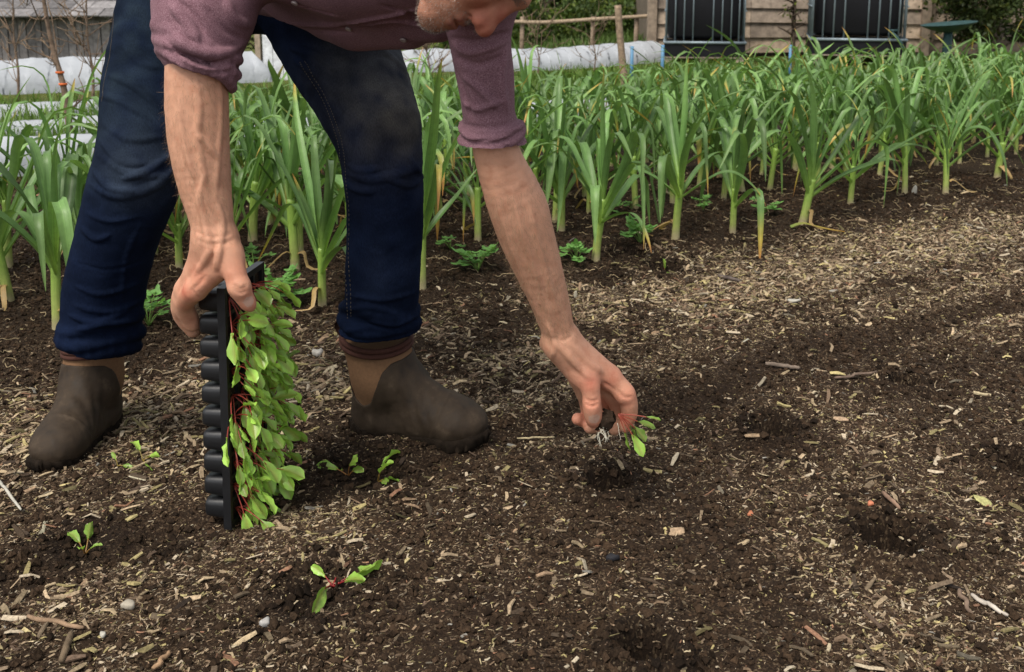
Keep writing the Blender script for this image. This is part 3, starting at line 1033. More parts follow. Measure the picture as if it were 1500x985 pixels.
# ------------------------------------------------------------------ leeks
def leek_leaf(mb, base, az, tilt0, L, W, bend, kink_s, kink, twist, r0, tone, dry, rg, sag=0.0, nn=16):
    s = np.linspace(0, 1, nn)
    tilt = tilt0 + bend * s ** 1.6 + kink * sstep(kink_s, kink_s + .30, s) + 0.06 * np.sin(s * 7 + rg.uniform(0, 6))
    tilt = np.minimum(tilt, 2.95)
    azs = az + twist * s ** 1.5 + .10 * np.sin(s * 5 + rg.uniform(0, 6)) * s
    d = np.stack([np.cos(azs) * np.sin(tilt), np.sin(azs) * np.sin(tilt), np.cos(tilt)], 1)
    P = base + np.concatenate([[np.zeros(3)], np.cumsum(d[:-1], 0)]) * (L / (nn - 1))
    w = W * np.minimum(1, .62 + 1.4 * s) * np.clip(1 - s ** 2.6, 0, 1) ** .75 + .0012
    fold = np.interp(s, [0, .18, .55, 1], [1.25, .62, .33, .5])
    side = np.stack([-np.sin(azs), np.cos(azs), np.zeros(nn)], 1)
    rollv = .25 * np.sin(s * 4 + rg.uniform(0, 6)) + twist * .5 * s
    up = np.cross(side, d) * -1.0
    up /= np.linalg.norm(up, axis=1)[:, None] + 1e-9
    side2 = side * np.cos(rollv)[:, None] + up * np.sin(rollv)[:, None]
    up2 = up * np.cos(rollv)[:, None] - side * np.sin(rollv)[:, None]
    cs = np.array([-1, -.55, 0, .55, 1.0])
    V = []
    for c in cs:
        V.append(P + side2 * (c * w / 2 * np.cos(fold * abs(c)))[:, None] + up2 * ((abs(c) ** 1.3) * w / 2 * np.sin(fold))[:, None])
    V = np.stack(V, 1).reshape(-1, 3)
    uv = np.stack([np.tile(np.linspace(0, 1, 5), nn), np.repeat(s, 5)], 1)
    g0 = np.array([.25, .40, .085]); g1 = np.array([.104, .205, .058]) * tone; g2 = np.array([.165, .268, .082]) * tone
    k = sstep(.0, .3, s)[:, None]
    c = g0 * (1 - k) + g1 * k
    c = c * (1 - s[:, None] ** 2) + g2 * s[:, None] ** 2
    if dry > 0:
        t = sstep(1 - dry, 1 - dry * .35, s)[:, None]
        c = c * (1 - t) + np.array([.46, .36, .07]) * t
        t2 = sstep(1 - dry * .45, 1 - dry * .15, s)[:, None]
        c = c * (1 - t2) + np.array([.42, .20, .06]) * t2
    C = np.repeat(c, 5, 0)
    C[2::5] *= 1.18
    mb.add(V, gridf(nn, 5), C, uv)
def leek(seed, big=1.0, special=None):
    rg = np.random.default_rng(seed)
    root = empty('leek')
    hs = rg.uniform(.11, .17) * big; r = rg.uniform(.0115, .0160) * big
    lean = rg.normal(size=2) * .05
    path = spline([(0, 0, -.03), (lean[0] * .05, lean[1] * .05, hs * .4), (lean[0] * hs, lean[1] * hs, hs), (lean[0] * hs * 1.5, lean[1] * hs * 1.5, hs * 1.45)], 12)
    V, Fs = tube(path, np.interp(np.linspace(0, 1, 12), [0, .12, .25, 1], [r * 1.25, r * 1.15, r, r * .95]), 12, True, .85)
    z = V[:, 2] / hs
    k = sstep(.15, 1.0, z)[:, None]
    C = np.array([.36, .42, .12]) * (1 - k) + np.array([.24, .38, .07]) * k
    kb = sstep(.22, .05, z)[:, None]
    C = C * (1 - kb) + np.array([.40, .33, .20]) * kb
    uvv = np.stack([np.tile(np.linspace(0, 1, 12, endpoint=False), 12), np.repeat(np.linspace(0, 1, 12), 12)], 1)
    mb = MB(); mb.add(V, Fs, C, uvv); mb.build('stem', M['stem'], root)
    fan = rg.uniform(0, 6.28)
    n = rg.integers(8, 12)
    mb = MB()
    for i in range(n):
        q = i / (n - 1)                     # 0 outermost .. 1 innermost
        az = fan + (math.pi if i % 2 else 0) + rg.normal() * .28
        b = path[-1] * (.68 + .32 * q) if True else 0
        b = np.array([path[-1][0] * (.6 + .4 * q), path[-1][1] * (.6 + .4 * q), hs * (.80 + .62 * q)])
        off = r * (.55 * (1 - q) + .05)
        b = b + np.array([math.cos(az), math.sin(az), 0]) * off
        tilt0 = .78 * (1 - q) ** 1.15 + .05 + rg.uniform(-.06, .16)
        L = (.37 + .25 * math.sin(math.pi * min(1, q * .8 + .2)) + rg.uniform(-.05, .08)) * big
        W = rg.uniform(.028, .045) * (1 - .25 * q) * big
        kk = rg.random()
        if kk < .97 - .22 * q: kink, ks = rg.uniform(1.4, 2.7), rg.uniform(.28, .60)
        else: kink, ks = rg.uniform(0, .35), .6
        bend = rg.uniform(.10, .65) * (1.2 - .7 * q)
        dry = 0
        if rg.random() < .42: dry = rg.uniform(.08, .40) * (1.1 - q * .7)
        leek_leaf(mb, b, az, tilt0, L, W, bend, ks, kink, rg.normal() * .5, r, rg.uniform(.6, 1.55), dry, rg)
    if special:
        for (azs, tl, L, W, bd, ks, kk, dry) in special:
            b = np.array([path[-1][0] * .7, path[-1][1] * .7, hs * .85])
            leek_leaf(mb, b, azs, tl, L, W, bd, ks, kk, 0.05, r, .95, dry, rg, nn=22)
    mb.build('foliage', M['leek'], root)
    if rg.random() < .7:
        mb = MB()
        for _ in range(rg.integers(1, 3)):
            a = rg.uniform(0, 6.28)
            d = np.array([math.cos(a), math.sin(a), 0])
            L = rg.uniform(.05, .13)
            P = spline([d * r * .9 + [0, 0, .055], d * (r + .02) + [0, 0, .06], d * (r + L * .6) + [rg.normal() * .02, rg.normal() * .02, .018], d * (r + L) + [rg.normal() * .02, 0, .010]], 9)
            w = np.array([.008, .009, .009, .008, .008, .007, .006, .004, .002])
            sd = np.array([-d[1], d[0], .2])
            V = np.stack([P - sd * w[:, None], P + [0, 0, .003], P + sd * w[:, None]], 1).reshape(-1, 3)
            mb.add(V, gridf(9, 3), np.array([.40, .27, .11]) * rg.uniform(.7, 1.3), np.stack([np.tile([0, .5, 1], 9), np.repeat(np.linspace(0, 1, 9), 3)], 1))
        mb.build('withered_leaf', M['leek'], root)
    return root

LG = 'leeks standing in the bed'
front = [(13, 398, .95, 'front row leek at the far left edge of the bed'),
         (85, 492, 1.0, 'leek nearest the left leg with broad arching leaves beside the jeans'),
         (263, 402, .85, 'leek seen between the left knee and the hand on the tray'),
         (472, 448, .95, 'front row leek standing just left of the right leg, between the legs'),
         (433, 404, 1.0, 'leek between the legs, just behind and left of the frontmost one'),
         (370, 362, 1.0, 'leek between the legs right beside the forearm'),
         (618, 422, 1.05, 'front row leek pressed against the right side of the right leg'),
         (700, 358, .9, 'leek with thin stem between the right leg and reaching forearm'),
         (872, 378, .95, 'front row leek just right of the reaching forearm'),
         (822, 345, .9, 'leek half hidden behind the reaching forearm'),
         (989, 352, 1.0, 'front row leek with one long leaf arching down to the soil'),
         (1073, 340, .98, 'front row leek second right of the forearm, left of the leaning stem'),
         (1176, 326, 1.05, 'front row leek with a leaning stem above the fallen yellow leaf'),
         (1245, 303, 1.0, 'front row leek with two long leaves arching right'),
         (1325, 290, 1.0, 'front row leek above the upright white scrap in the soil'),
         (1385, 288, .9, 'front row leek whose broad leaf hangs straight to the ground'),
         (1460, 262, 1.0, 'front row leek close to the right edge of the picture')]
specials = {1: [(R(150), .55, .42, .040, .9, .35, 1.5, .05), (R(205), .5, .50, .042, .8, .45, 1.4, .15), (R(100), .3, .46, .038, .5, .5, 1.6, 0)],
            10: [(R(-20), .80, .40, .026, .9, .35, 1.0, .25), (R(40), .75, .42, .032, .7, .4, .6, .12), (R(170), .8, .36, .028, 1.0, .4, .8, .2)],
            3: [(R(160), .25, .30, .034, .1, .9, .1, .2), (R(20), .6, .25, .030, .1, .9, .1, 0)],
            13: [(R(20), .9, .46, .034, .7, .45, .8, .06), (R(0), .75, .40, .030, .9, .5, .5, .1)],
            15: [(R(-30), .35, .52, .046, .9, .25, 1.9, 0)],
            6: [(R(35), .75, .30, .030, .15, .9, .1, 0)],
            8: [(R(-60), 1.0, .34, .022, .9, .4, .9, .3), (R(200), .4, .45, .034, .5, .6, 1.2, 0)]}
taken = []
for i, (px, py, bg_, lab) in enumerate(front):
    g = ground(px, py, 0.02)
    o = leek(100 + i, bg_ * 1.0, specials.get(i))
    o.location = (g[0], g[1], float(ground_h(g[0], g[1])))
    if i == 12: o.rotation_euler = (0, R(11), 0)      # the leaning one
    tag(o, lab, 'leek', LG)
    taken.append(g[:2])
protos = [leek(300 + i, 1.0) for i in range(16)]
used = [False] * len(protos)
rowlab = ['leek in the second row, just behind the front row of leeks', 'leek in the middle of the bed, behind the second row', 'leek in the middle of the bed, behind the second row', 'leek in the crowded back rows of the bed', 'leek in the crowded back rows of the bed', 'leek in the crowded back rows of the bed']
cnt = 0
for j in range(0, 6):
    v = .02 + j * .275
    u = -2.2
    k = 0
    while u < 7:
        u += rng.uniform(.18, .245)
        x, y = bed_xy(u + rng.normal() * .02, v + rng.normal() * .025)
        px, py = proj((x, y, 0.3))
        if px < -180 or px > 1680 or y < 1.5: continue
        if min(np.hypot(x - t[0], y - t[1]) for t in taken) < .14: continue
        if j == 0 or (j >= 3 and px < 170): continue
        taken.append(np.array([x, y]))
        t = int(rng.integers(len(protos)))
        if used[t]: o = copy_tree(protos[t])
        else: o = protos[t]; used[t] = True
        s = rng.uniform(.82, 1.04)
        o.location = (x, y, float(ground_h(x, y)) - .004); o.rotation_euler = (rng.normal() * .05, rng.normal() * .05, rng.uniform(0, 6.28)); o.scale = (s, s, s * rng.uniform(.95, 1.08))
        tag(o, rowlab[j], 'leek', LG)
        cnt += 1
for t, o in enumerate(protos):
    if not used[t]:
        for c in list(o.children): bpy.data.objects.remove(c)
        bpy.data.objects.remove(o)
print('leeks', cnt + len(front))

# ------------------------------------------------------------------ the person
PB = np.array([-0.55, 1.98, 0.0])
person = empty('person', PB)
tag(person, 'man bending over in mauve shirt, dark jeans and brown boots, planting a seedling', 'person')
def garment(sc, name, mat, colf=None, noise=None, parent=person, base=PB):
    V, Q = sc.mesh()
    if noise:
        G = sc.grad(V)
        for s_, a_, st in noise:
            V = V + G * (a_ * fbm(V * np.array(st) * s_, 2, 5))[:, None]
    C = None if colf is None else colf(V)
    me = make_mesh(name, V - base, [Q], M[mat], np.ones((len(V), 3)) if C is None else C, None, True)
    return link(name, me, parent), V
def px3(P): return np.array([at(*p[:3]) for p in P])
def pr(P): return [m_at(p[3], p[1], p[2]) for p in P]

# joints: photograph x, y, depth Y, radius in photograph pixels
LEGA = [(290, -55, 2.10, 100), (240, 90, 2.02, 80), (213, 215, 1.93, 68), (196, 270, 1.91, 64), (168, 360, 1.93, 58), (150, 450, 1.95, 57), (147, 505, 1.955, 55)]
LEGB = [(455, -50, 2.12, 105), (503, 80, 2.03, 84), (548, 180, 1.94, 67), (561, 245, 1.92, 59), (564, 330, 1.935, 56), (560, 420, 1.960, 55), (553, 490, 1.978, 52)]
ARMA = [(312, -75, 1.72, 55), (296, 20, 1.65, 46), (292, 70, 1.635, 45), (288, 112, 1.62, 45), (290, 190, 1.615, 44.5), (298, 260, 1.61, 39), (309, 315, 1.605, 32), (315, 352, 1.60, 29)]
ARMB = [(704, -55, 1.55, 44), (705, 40, 1.565, 36), (713, 130, 1.58, 33), (720, 190, 1.59, 32), (731, 235, 1.60, 35), (757, 300, 1.62, 43), (773, 350, 1.635, 40), (791, 400, 1.65, 34), (808, 450, 1.665, 27.5), (822, 500, 1.68, 22.5)]
CHEST = at(505, -125, 1.68); PELV = at(375, -75, 2.12)

# head: local axes right, forward, up
Uh = nrm([.95, -.05, .30]); Fh0 = nrm([.28, -.27, -.93]); Fh = nrm(Fh0 - Uh * Fh0.dot(Uh)); Rh = np.cross(Fh, Uh)
HM = np.stack([Rh, Fh, Uh], 1)
HS = 1.0
NOSE = at(711, 55, 1.43)
HC = NOSE - HM @ (np.array([0, .1285, -.040]) * HS)
def hp(x, y, z): return HC + HM @ (np.array([x, y, z]) * HS)
NECK = at(600, -112, 1.53)

# --- jeans
J = Sculpt(at(40, 560, 1.75) - [0.12, .12, .06], at(660, -190, 2.4) + [.15, .1, .05], 0.0035)
for Lg in (LEGA, LEGB):
    J.chain(px3(Lg), pr(Lg), 0.02)
J.cone(at(330, -85, 2.16), at(430, -85, 2.16), .135, .135, 0.05)
J.cone(at(372, 10, 2.12), at(385, -40, 2.12), .055, .09, 0.04)
# bunched hems
for Lg, ys in ((LEGA, ((468, 61, 9), (492, 62, 9), (512, 58, 9))), (LEGB, ((452, 58, 7), (473, 60, 8), (492, 60, 8)))):
    for yy, rr, th_ in ys:
        t = px3(Lg); xs = np.interp(yy, [p[1] for p in Lg], [p[0] for p in Lg]); Ys = np.interp(yy, [p[1] for p in Lg], [p[2] for p in Lg])
        c = at(xs, yy, Ys); rm = m_at(rr, yy, Ys) - .009
        for i in range(22):
            a0, a1 = i / 22 * 6.2832, (i + 1) / 22 * 6.2832
            f = lambda a: c + [rm * math.cos(a), rm * math.sin(a), .007 * math.sin(2 * a + yy) + .012 * math.sin(a + yy * .3)]
            J.cone(f(a0), f(a1), .0082 + .003 * math.sin(3 * a0 + yy), .0082 + .003 * math.sin(3 * a1 + yy), .012)
KW = dict(y0=1.6, y1=2.4)
_cr = J.crease
def jc(pix, r, lift, k, sub=False, **kw): _cr(pix, r * .62, lift * .8, k * .42, sub, **kw)
J.crease = jc
J.crease([(140, 225), (185, 252), (240, 258)], .010, -.004, .016, **KW)
J.crease([(128, 268), (170, 288), (225, 272), (262, 240)], .011, -.004, .018, **KW)
J.crease([(150, 180), (190, 205), (240, 200)], .008, -.003, .016, **KW)
J.crease([(122, 310), (160, 325), (205, 318)], .007, -.003, .014, **KW)
J.crease([(110, 420), (150, 432), (205, 415)], .007, -.002, .014, **KW)
J.crease([(106, 447), (160, 458), (212, 440)], .008, -.002, .014, **KW)
J.crease([(205, 330), (185, 380), (180, 440)], .006, -.002, .014, **KW)
J.crease([(505, 252), (545, 262), (600, 250), (622, 238)], .010, -.003, .018, **KW)
J.crease([(508, 432), (560, 440), (612, 428)], .007, -.002, .014, **KW)
J.crease([(440, 75), (490, 85), (560, 78)], .008, -.004, .016, **KW)
J.crease([(420, 62), (470, 100), (500, 150)], .008, -.004, .016, **KW)
J.crease([(455, 62), (520, 66), (590, 90)], .006, -.003, .014, **KW)
J.crease([(448, 110), (486, 180), (500, 260), (506, 380), (505, 470)], .003, .001, .005, **KW)    # inside seam
J.crease([(400, 60), (384, 40), (380, 20)], .008, -.003, .012, **KW)
J.crease([(110, 385), (160, 395), (215, 380)], .004, .002, .010, True, **KW)
J.crease([(175, 60), (200, 90), (235, 100)], .007, -.003, .015, **KW)
for path in ([(146, 205), (176, 236), (214, 240)], [(180, 262), (215, 250), (258, 222)], [(135, 250), (160, 275), (196, 280)], [(120, 335), (140, 350), (160, 345)], [(100, 462), (140, 472), (190, 455)], [(112, 484), (150, 476), (205, 470)],
             [(505, 240), (530, 250), (556, 246)], [(598, 232), (612, 248), (620, 262)], [(502, 262), (520, 278), (548, 280)], [(570, 262), (600, 272), (620, 262)], [(512, 455), (540, 450), (580, 460)], [(540, 470), (580, 476), (614, 462)], [(505, 486), (540, 480), (570, 486)],
             [(425, 70), (460, 80), (500, 110)], [(430, 88), (465, 110), (490, 140)], [(520, 60), (560, 75), (598, 110)], [(150, 140), (180, 150), (220, 175)], [(160, 110), (200, 130), (235, 160)], [(300, 100), (290, 160), (262, 230)], [(310, 130), (285, 200), (245, 260)]):
    _cr(path, .0042, -.0008, .006, False, n=len(path) * 7, **KW)
# legs end above the boots
gx_ = J.lo[0] + np.arange(J.n[0]) * J.h; gz_ = J.lo[2] + np.arange(J.n[2]) * J.h
cut = np.where(gx_ < -.45, at(150, 507, 1.95)[2] - .20 * (gx_ - at(150, 507, 1.95)[0]), at(557, 487, 1.96)[2])
J.f = np.maximum(J.f, (cut[:, None] - gz_[None, :])[:, None, :] * (gz_ < .5)[None, None, :] - 1.0 * (gz_ >= .5)[None, None, :]).astype(np.float32)
def jcol(V):
    base = np.array([.0046, .0084, .0225])
    C = np.tile(base, (len(V), 1))
    def fade(px, py, Y, r, col, amt, st=1.0):
        c = at(px, py, Y)
        d = np.linalg.norm((V - c) * [1, .8, st], axis=1)
        k = (amt * np.exp(-(d / r) ** 2) * (0.75 + .5 * fbm(V * 30, 2, 3)))[:, None]
        C[:] = C * (1 - k) + np.array(col) * k
    fade(565, 115, 1.93, .10, (.092, .089, .083), .85, .75)
    fade(590, 170, 1.88, .065, (.085, .077, .064), .75)
    fade(545, 70, 1.96, .08, (.055, .064, .080), .7)
    fade(215, 250, 1.86, .05, (.050, .066, .095), .8)
    fade(190, 225, 1.86, .075, (.026, .036, .056), .8)
    fade(200, 60, 1.95, .17, (.0145, .023, .034), .8, .6)
    fade(565, 400, 1.88, .07, (.014, .021, .044), .5)
    z = np.clip((fbm(V * np.array([9, 9, 26]), 3, 8)), -1, 1)
    return C * (1 + .28 * z[:, None])
stitch = []
for pix in ([(440, 92), (474, 150), (494, 210), (502, 280), (505, 380), (508, 470)], [(447, 90), (480, 150), (500, 210), (508, 280), (511, 380), (513, 468)], [(165, 20), (160, 80), (150, 150)]):
    pp = spline(np.array(pix, float), 150)
    Pt = [J.hit(x + .5, y, 1.6, 2.4) for x, y in pp]
    for i in range(0, 148, 2):
        if Pt[i] is not None and Pt[i + 1] is not None and np.linalg.norm(Pt[i] - Pt[i + 1]) < .012: stitch.append((Pt[i], Pt[i + 1]))
jeans_o, JV = garment(J, 'jeans', 'jeans', jcol, [(30, .0010, (1, 1, 1.4)), (12, .003, (1, 1, 1.0))])
mb = MB()
for a, b in stitch:
    g = J.grad(np.array([a, b])).mean(0)
    ab = []
    for q in (a, b):
        w_ = JV[np.argmin(np.abs(JV - q).sum(1))]; ab.append(q + g * max(-.004, min(.004, float((w_ - q).dot(g)))) + g * .0004)
    mb.add(*tube([ab[0] - PB, ab[1] - PB], .0008, 5), (.085, .070, .050))
mb.build('stitching', M['hair'], jeans_o)
del J

# --- shirt
S = Sculpt(at(190, 330, 1.45) - [.05, .05, -.1], np.array([.16, 2.34, 1.36]), 0.0035)
SH = .0035
TA = [(385, -70, 2.10, 92), (470, -92, 1.90, 128), (560, -100, 1.72, 145)]
S.chain(px3(TA), pr(TA), .06)
S.cone(at(312, -80, 1.72), at(700, -62, 1.57), .085, .085, .06)
SA = [(312, -75, 1.72, 84), (300, 10, 1.66, 74), (293, 62, 1.635, 62)]
S.chain(px3(SA), pr(SA), .03)
SB = [(704, -60, 1.55, 78), (703, 40, 1.565, 51), (711, 120, 1.58, 43), (717, 178, 1.59, 39.5)]
S.chain(px3(SB), pr(SB), .03)
S.cone(CHEST + [.03, -.03, .01], NECK - [0, 0, .005], .105, .078, .05)
# hanging shirt front between the arms
S.cone(at(420, 5, 1.90), at(520, 25, 1.80), .03, .05, .03); S.cone(at(520, 25, 1.80), at(640, 20, 1.68), .05, .05, .04)
S.cone(at(480, 38, 1.84), at(600, 45, 1.74), .018, .028, .03)
# rolled sleeves
def cuff(pa, pb, ra, rb, inner, dirn):
    a, b = at(*pa), at(*pb)
    S.cone(a, b, ra, rb, .006)
    S.cone(b, b + nrm(b - a) * .06, inner, inner, .004, True)
cuff((720, 192, 1.59), (723, 226, 1.597), m_at(43, 200, 1.6), m_at(43, 216, 1.6), m_at(35, 230, 1.6), 0)
for yy, xx, rr, t_ in ((186, 720, 47.5, .0055), (200, 721, 48.5, .0085), (219, 723, 47, .0095), (235, 726, 41, .0070)):
    c = at(xx, yy, 1.59 + (yy - 190) * .0003); rm = m_at(rr, yy, 1.59) - t_ * .5
    ax = nrm(at(731, 235, 1.60) - at(718, 170, 1.585)); fr = frame(ax)
    for i in range(24):
        f = lambda a: c + fr[:, 0] * rm * math.cos(a) + fr[:, 1] * rm * math.sin(a) + ax * (.004 * math.sin(2 * a + yy) + (.006 * math.cos(a) if yy < 195 else 0))
        S.cone(f(i / 24 * 6.2832), f((i + 1) / 24 * 6.2832), t_, t_, .003)
axA = nrm(at(288, 125, 1.62) - at(298, 20, 1.66)); frA = frame(axA)
for tt, rr, t_ in ((-.004, 61, .009), (.014, 61, .010), (.034, 56, .009)):
    c = at(291, 72, 1.63) + axA * tt; rm = m_at(rr, 80, 1.63) - t_ * .5
    for i in range(24):
        def f(a):
            return c + frA[:, 0] * rm * math.cos(a) + frA[:, 1] * rm * math.sin(a) + axA * (.022 * math.cos(a) + .005 * math.sin(3 * a + tt * 90))
        S.cone(f(i / 24 * 6.2832), f((i + 1) / 24 * 6.2832), t_, t_, .004)
S.cone(at(290, 122, 1.62), at(288, 170, 1.62), m_at(43, 120, 1.62), m_at(43, 150, 1.62), .003, True)
# the turned corner of the cuff, and folds
S.cone(at(242, 30, 1.61), at(228, 36, 1.60), .016, .007, .014); S.cone(at(246, 38, 1.60), at(262, 62, 1.575), .012, .010, .014)
KS = dict(y0=1.2, y1=2.3)
for path, r_, li, sb in (([(250, 8), (272, 32), (290, 62)], .007, -.002, False), ([(262, 2), (285, 25), (300, 50)], .005, .002, True),
                     ([(250, 45), (280, 72), (330, 78), (370, 55)], .007, -.002, False), ([(330, 0), (345, 30), (375, 40)], .008, -.003, False),
                     ([(268, 78), (300, 95), (345, 92)], .004, .002, True), ([(300, 10), (330, 45), (372, 62)], .005, .002, True),
                     ([(660, 62), (690, 78), (746, 60)], .006, -.002, False), ([(664, 84), (700, 96), (746, 80)], .005, .002, True),
                     ([(672, 110), (700, 130), (735, 165)], .006, -.003, False), ([(742, 70), (735, 120), (745, 172)], .007, -.003, False),
                     ([(675, 150), (700, 160), (740, 148)], .005, -.002, False), ([(665, 100), (680, 140), (690, 175)], .004, .002, True), ([(655, 58), (700, 62), (748, 48)], .006, .002, True),
                     ([(392, 26), (440, 36), (500, 36), (570, 24), (640, 6)], .0045, .001, False), ([(396, 33), (450, 45), (520, 48)], .004, .002, True),
                     ([(420, 5), (470, 18), (490, 22)], .005, .0015, True), ([(530, 40), (580, 32), (640, 45)], .006, -.002, False), ([(560, 8), (600, 22), (650, 50)], .005, .002, True)):
    S.crease(path, r_ * .8, li * .6, .005, sb, n=len(path) * 8, **KS)
for path in ([(674, 181), (695, 187), (730, 186), (766, 174)], [(678, 214), (705, 208), (735, 198), (766, 192)], [(684, 222), (715, 224), (748, 216)], [(238, 52), (262, 76), (300, 92), (345, 84)], [(243, 72), (270, 96), (310, 108), (350, 100)]):
    S.crease(path, .0028, .0004, .003, True, n=len(path) * 9, **KS)
nax = nrm(hp(0, -.035, -.05) - NECK); nfr = frame(nax)
S.cone(NECK + nax * .035, NECK + nax * .12, .062, .066, .008, True)
for tt, rr, t_ in ((.022, .070, .009), (.036, .068, .008), (.048, .067, .006)):       # the folded collar
    for i in range(24):
        f = lambda a: NECK + nax * (tt + .006 * math.cos(a)) + nfr[:, 0] * rr * math.cos(a) + nfr[:, 1] * rr * math.sin(a)
        S.cone(f(i / 24 * 6.2832), f((i + 1) / 24 * 6.2832), t_, t_, .006)
# --- buttons along the placket
bt = []
for bx, by in ((432, 4), (511, 42), (591, 58)):
    p = S.hit(bx, by, 1.2, 2.3)
    if p is not None: bt.append((p, S.grad(p)))
def scol(V):
    f = fbm(V * 26, 2, 4)
    return np.ones((len(V), 3)) * (1 + .12 * f[:, None])
shirt_o, SV = garment(S, 'shirt', 'shirt', scol, [(9, .003, (1, 1, 1))])
for p, g in bt:
    q = SV[np.argmin(np.linalg.norm(SV - p, axis=1))]; p = p + g * max(0.0, float((q - p).dot(g)))
    fr = frame(g)
    mb = MB()
    prof = [(.0005, .0018), (.0028, .0018), (.0045, .0028), (.0056, .0022), (.0058, .0008), (.0050, -.001)]
    th = np.linspace(0, 2 * math.pi, 20, endpoint=False)
    V = np.concatenate([np.stack([r * np.cos(th), r * np.sin(th), np.full(20, z)], 1) for r, z in prof])
    mb.add(V @ fr.T + p - PB + g * .0008, gridf(len(prof), 20, True)[:, ::-1])
    o = mb.build('button', M['button'], shirt_o)
del S

# --- body: head, neck, trunk, arms and hands in one continuous surface
B = Sculpt(np.array([-.93, 1.18, .075]), np.array([.26, 2.30, 1.30]), 0.0026)
B.chain([PELV, at(460, -95, 1.88), CHEST], [.105, .100, .095], .04)
B.cone(at(330, -85, 1.71), at(690, -72, 1.57), .045, .042, .04)
B.cone(CHEST + [.05, -.05, .02], NECK, .060, .054, .03)
for Lg in (LEGA, LEGB):
    B.chain(px3(Lg[:-1]), [r * .66 for r in pr(Lg[:-1])], .02)
for Am in (ARMA, ARMB):
    B.chain(px3(Am), pr(Am), .02)
# hand A grips the top end of the tray (back of the hand towards us, thumb on the right)
def fing(P, k=.006):
    B.chain(px3(P), pr(P), k)
YA = 1.60
wA = (315, 352, 1.60)
for tgt, r0, r1 in (((322, 392, 1.585), 27, 18), ((303, 400, 1.595), 27, 18), ((288, 408, 1.615), 26, 17), ((277, 414, 1.64), 24, 15), ((336, 378, 1.585), 26, 21)):
    B.cone(at(*wA), at(*tgt), m_at(r0, 352, YA), m_at(r1, 400, YA), .016)
fing([(316, 396, 1.59, 18.5), (287, 424, 1.598, 16.5), (270, 446, 1.64, 14.5), (282, 474, 1.668, 12)])
fing([(300, 402, 1.61, 18), (273, 424, 1.633, 16), (265, 455, 1.668, 13.5), (282, 483, 1.69, 11.5)])
fing([(287, 410, 1.625, 17), (268, 432, 1.665, 15), (266, 462, 1.69, 12.5), (284, 484, 1.705, 11)])
fing([(276, 416, 1.65, 15), (268, 438, 1.695, 13), (272, 464, 1.715, 11), (288, 474, 1.73, 10)])
fing([(334, 374, 1.585, 22), (344, 400, 1.57, 17), (351, 422, 1.565, 15), (362, 442, 1.57, 12.5), (366, 448, 1.572, 9.5)], .008)
for kx, ky, kY in ((287, 424, 1.597), (273, 424, 1.631), (351, 421, 1.562)):
    B.ell(at(kx, ky, kY), [m_at(17, ky, kY)] * 3, None, .006)
# hand B holds the plug between thumb and fingers
wB = (822, 500, 1.68)
for tgt, r0, r1 in (((893, 553, 1.70), 22, 18), ((885, 558, 1.72), 22, 17), ((872, 566, 1.735), 22, 17), ((858, 574, 1.74), 21, 15), ((852, 545, 1.68), 23, 22)):
    B.cone(at(*wB), at(*tgt), m_at(r0, 500, 1.68), m_at(r1, 560, 1.7), .016)
fing([(892, 553, 1.70, 17), (916, 578, 1.695, 14.5), (922, 604, 1.70, 12), (916, 624, 1.705, 10)])
fing([(884, 558, 1.72, 16), (903, 588, 1.735, 13.5), (908, 612, 1.74, 12), (900, 628, 1.735, 10)])
fing([(871, 566, 1.735, 15.5), (884, 596, 1.765, 13), (884, 620, 1.76, 11.5), (864, 626, 1.745, 9.5)])
fing([(858, 574, 1.74, 14), (862, 600, 1.765, 11.5), (860, 616, 1.765, 10.5), (846, 614, 1.75, 8.5)])
fing([(850, 540, 1.68, 20), (862, 560, 1.668, 16.5), (866, 577, 1.664, 13.5), (867, 592, 1.663, 14), (869, 610, 1.670, 13), (869, 618, 1.675, 10)], .010)
B.ell(at(914, 577, 1.692), [m_at(15, 577, 1.69)] * 3, None, .006)
B.ell(at(800, 503, 1.70), [.011, .011, .011], None, .016)
# creases over the knuckles
KB = dict(y0=1.3, y1=1.9)
for path in ([(858, 586), (867, 589), (876, 586)], [(858, 592), (867, 596), (876, 592)], [(904, 572), (914, 582), (926, 582)], [(280, 424), (288, 434), (296, 440)],
             [(343, 418), (352, 424), (361, 420)], [(342, 424), (352, 430), (362, 426)], [(288, 340), (312, 348), (340, 342)], [(290, 352), (315, 359), (342, 352)], [(806, 492), (822, 500), (838, 492)], [(300, 405), (292, 416), (282, 424)], [(884, 560), (892, 566), (900, 572)]):
    B.crease(path, .0014, .0006, .004, True, **KB)
# veins and tendons
for path, r_ in (([(288, 112), (292, 160), (289, 200), (297, 250), (303, 300)], .0024), ([(322, 115), (324, 170), (320, 230), (316, 290)], .0020), ([(289, 198), (304, 212), (318, 232)], .0018),
                 ([(300, 255), (292, 290), (300, 330), (306, 360), (300, 385)], .0020), ([(316, 290), (326, 325), (322, 365), (318, 392)], .0018), ([(262, 140), (268, 200), (284, 262)], .0018),
                 ([(750, 275), (762, 330), (778, 380), (795, 430)], .0024), ([(722, 262), (735, 320), (760, 390), (785, 450), (806, 500)], .0022), ([(776, 300), (790, 360), (806, 420), (820, 470)], .0018),
                 ([(795, 430), (806, 462), (815, 500), (838, 530), (850, 545)], .0022), ([(800, 470), (812, 505), (806, 530)], .0018), ([(838, 505), (862, 530), (885, 548)], .0024), ([(830, 512), (845, 535), (866, 556)], .0018),
                 ([(312, 362), (300, 382), (286, 402)], .0020), ([(320, 362), (318, 380), (316, 396)], .0018)):
    B.crease(path, r_ * 2.0, .0012 - r_ * 2.0, .005, False, n=len(path) * 8, **KB)
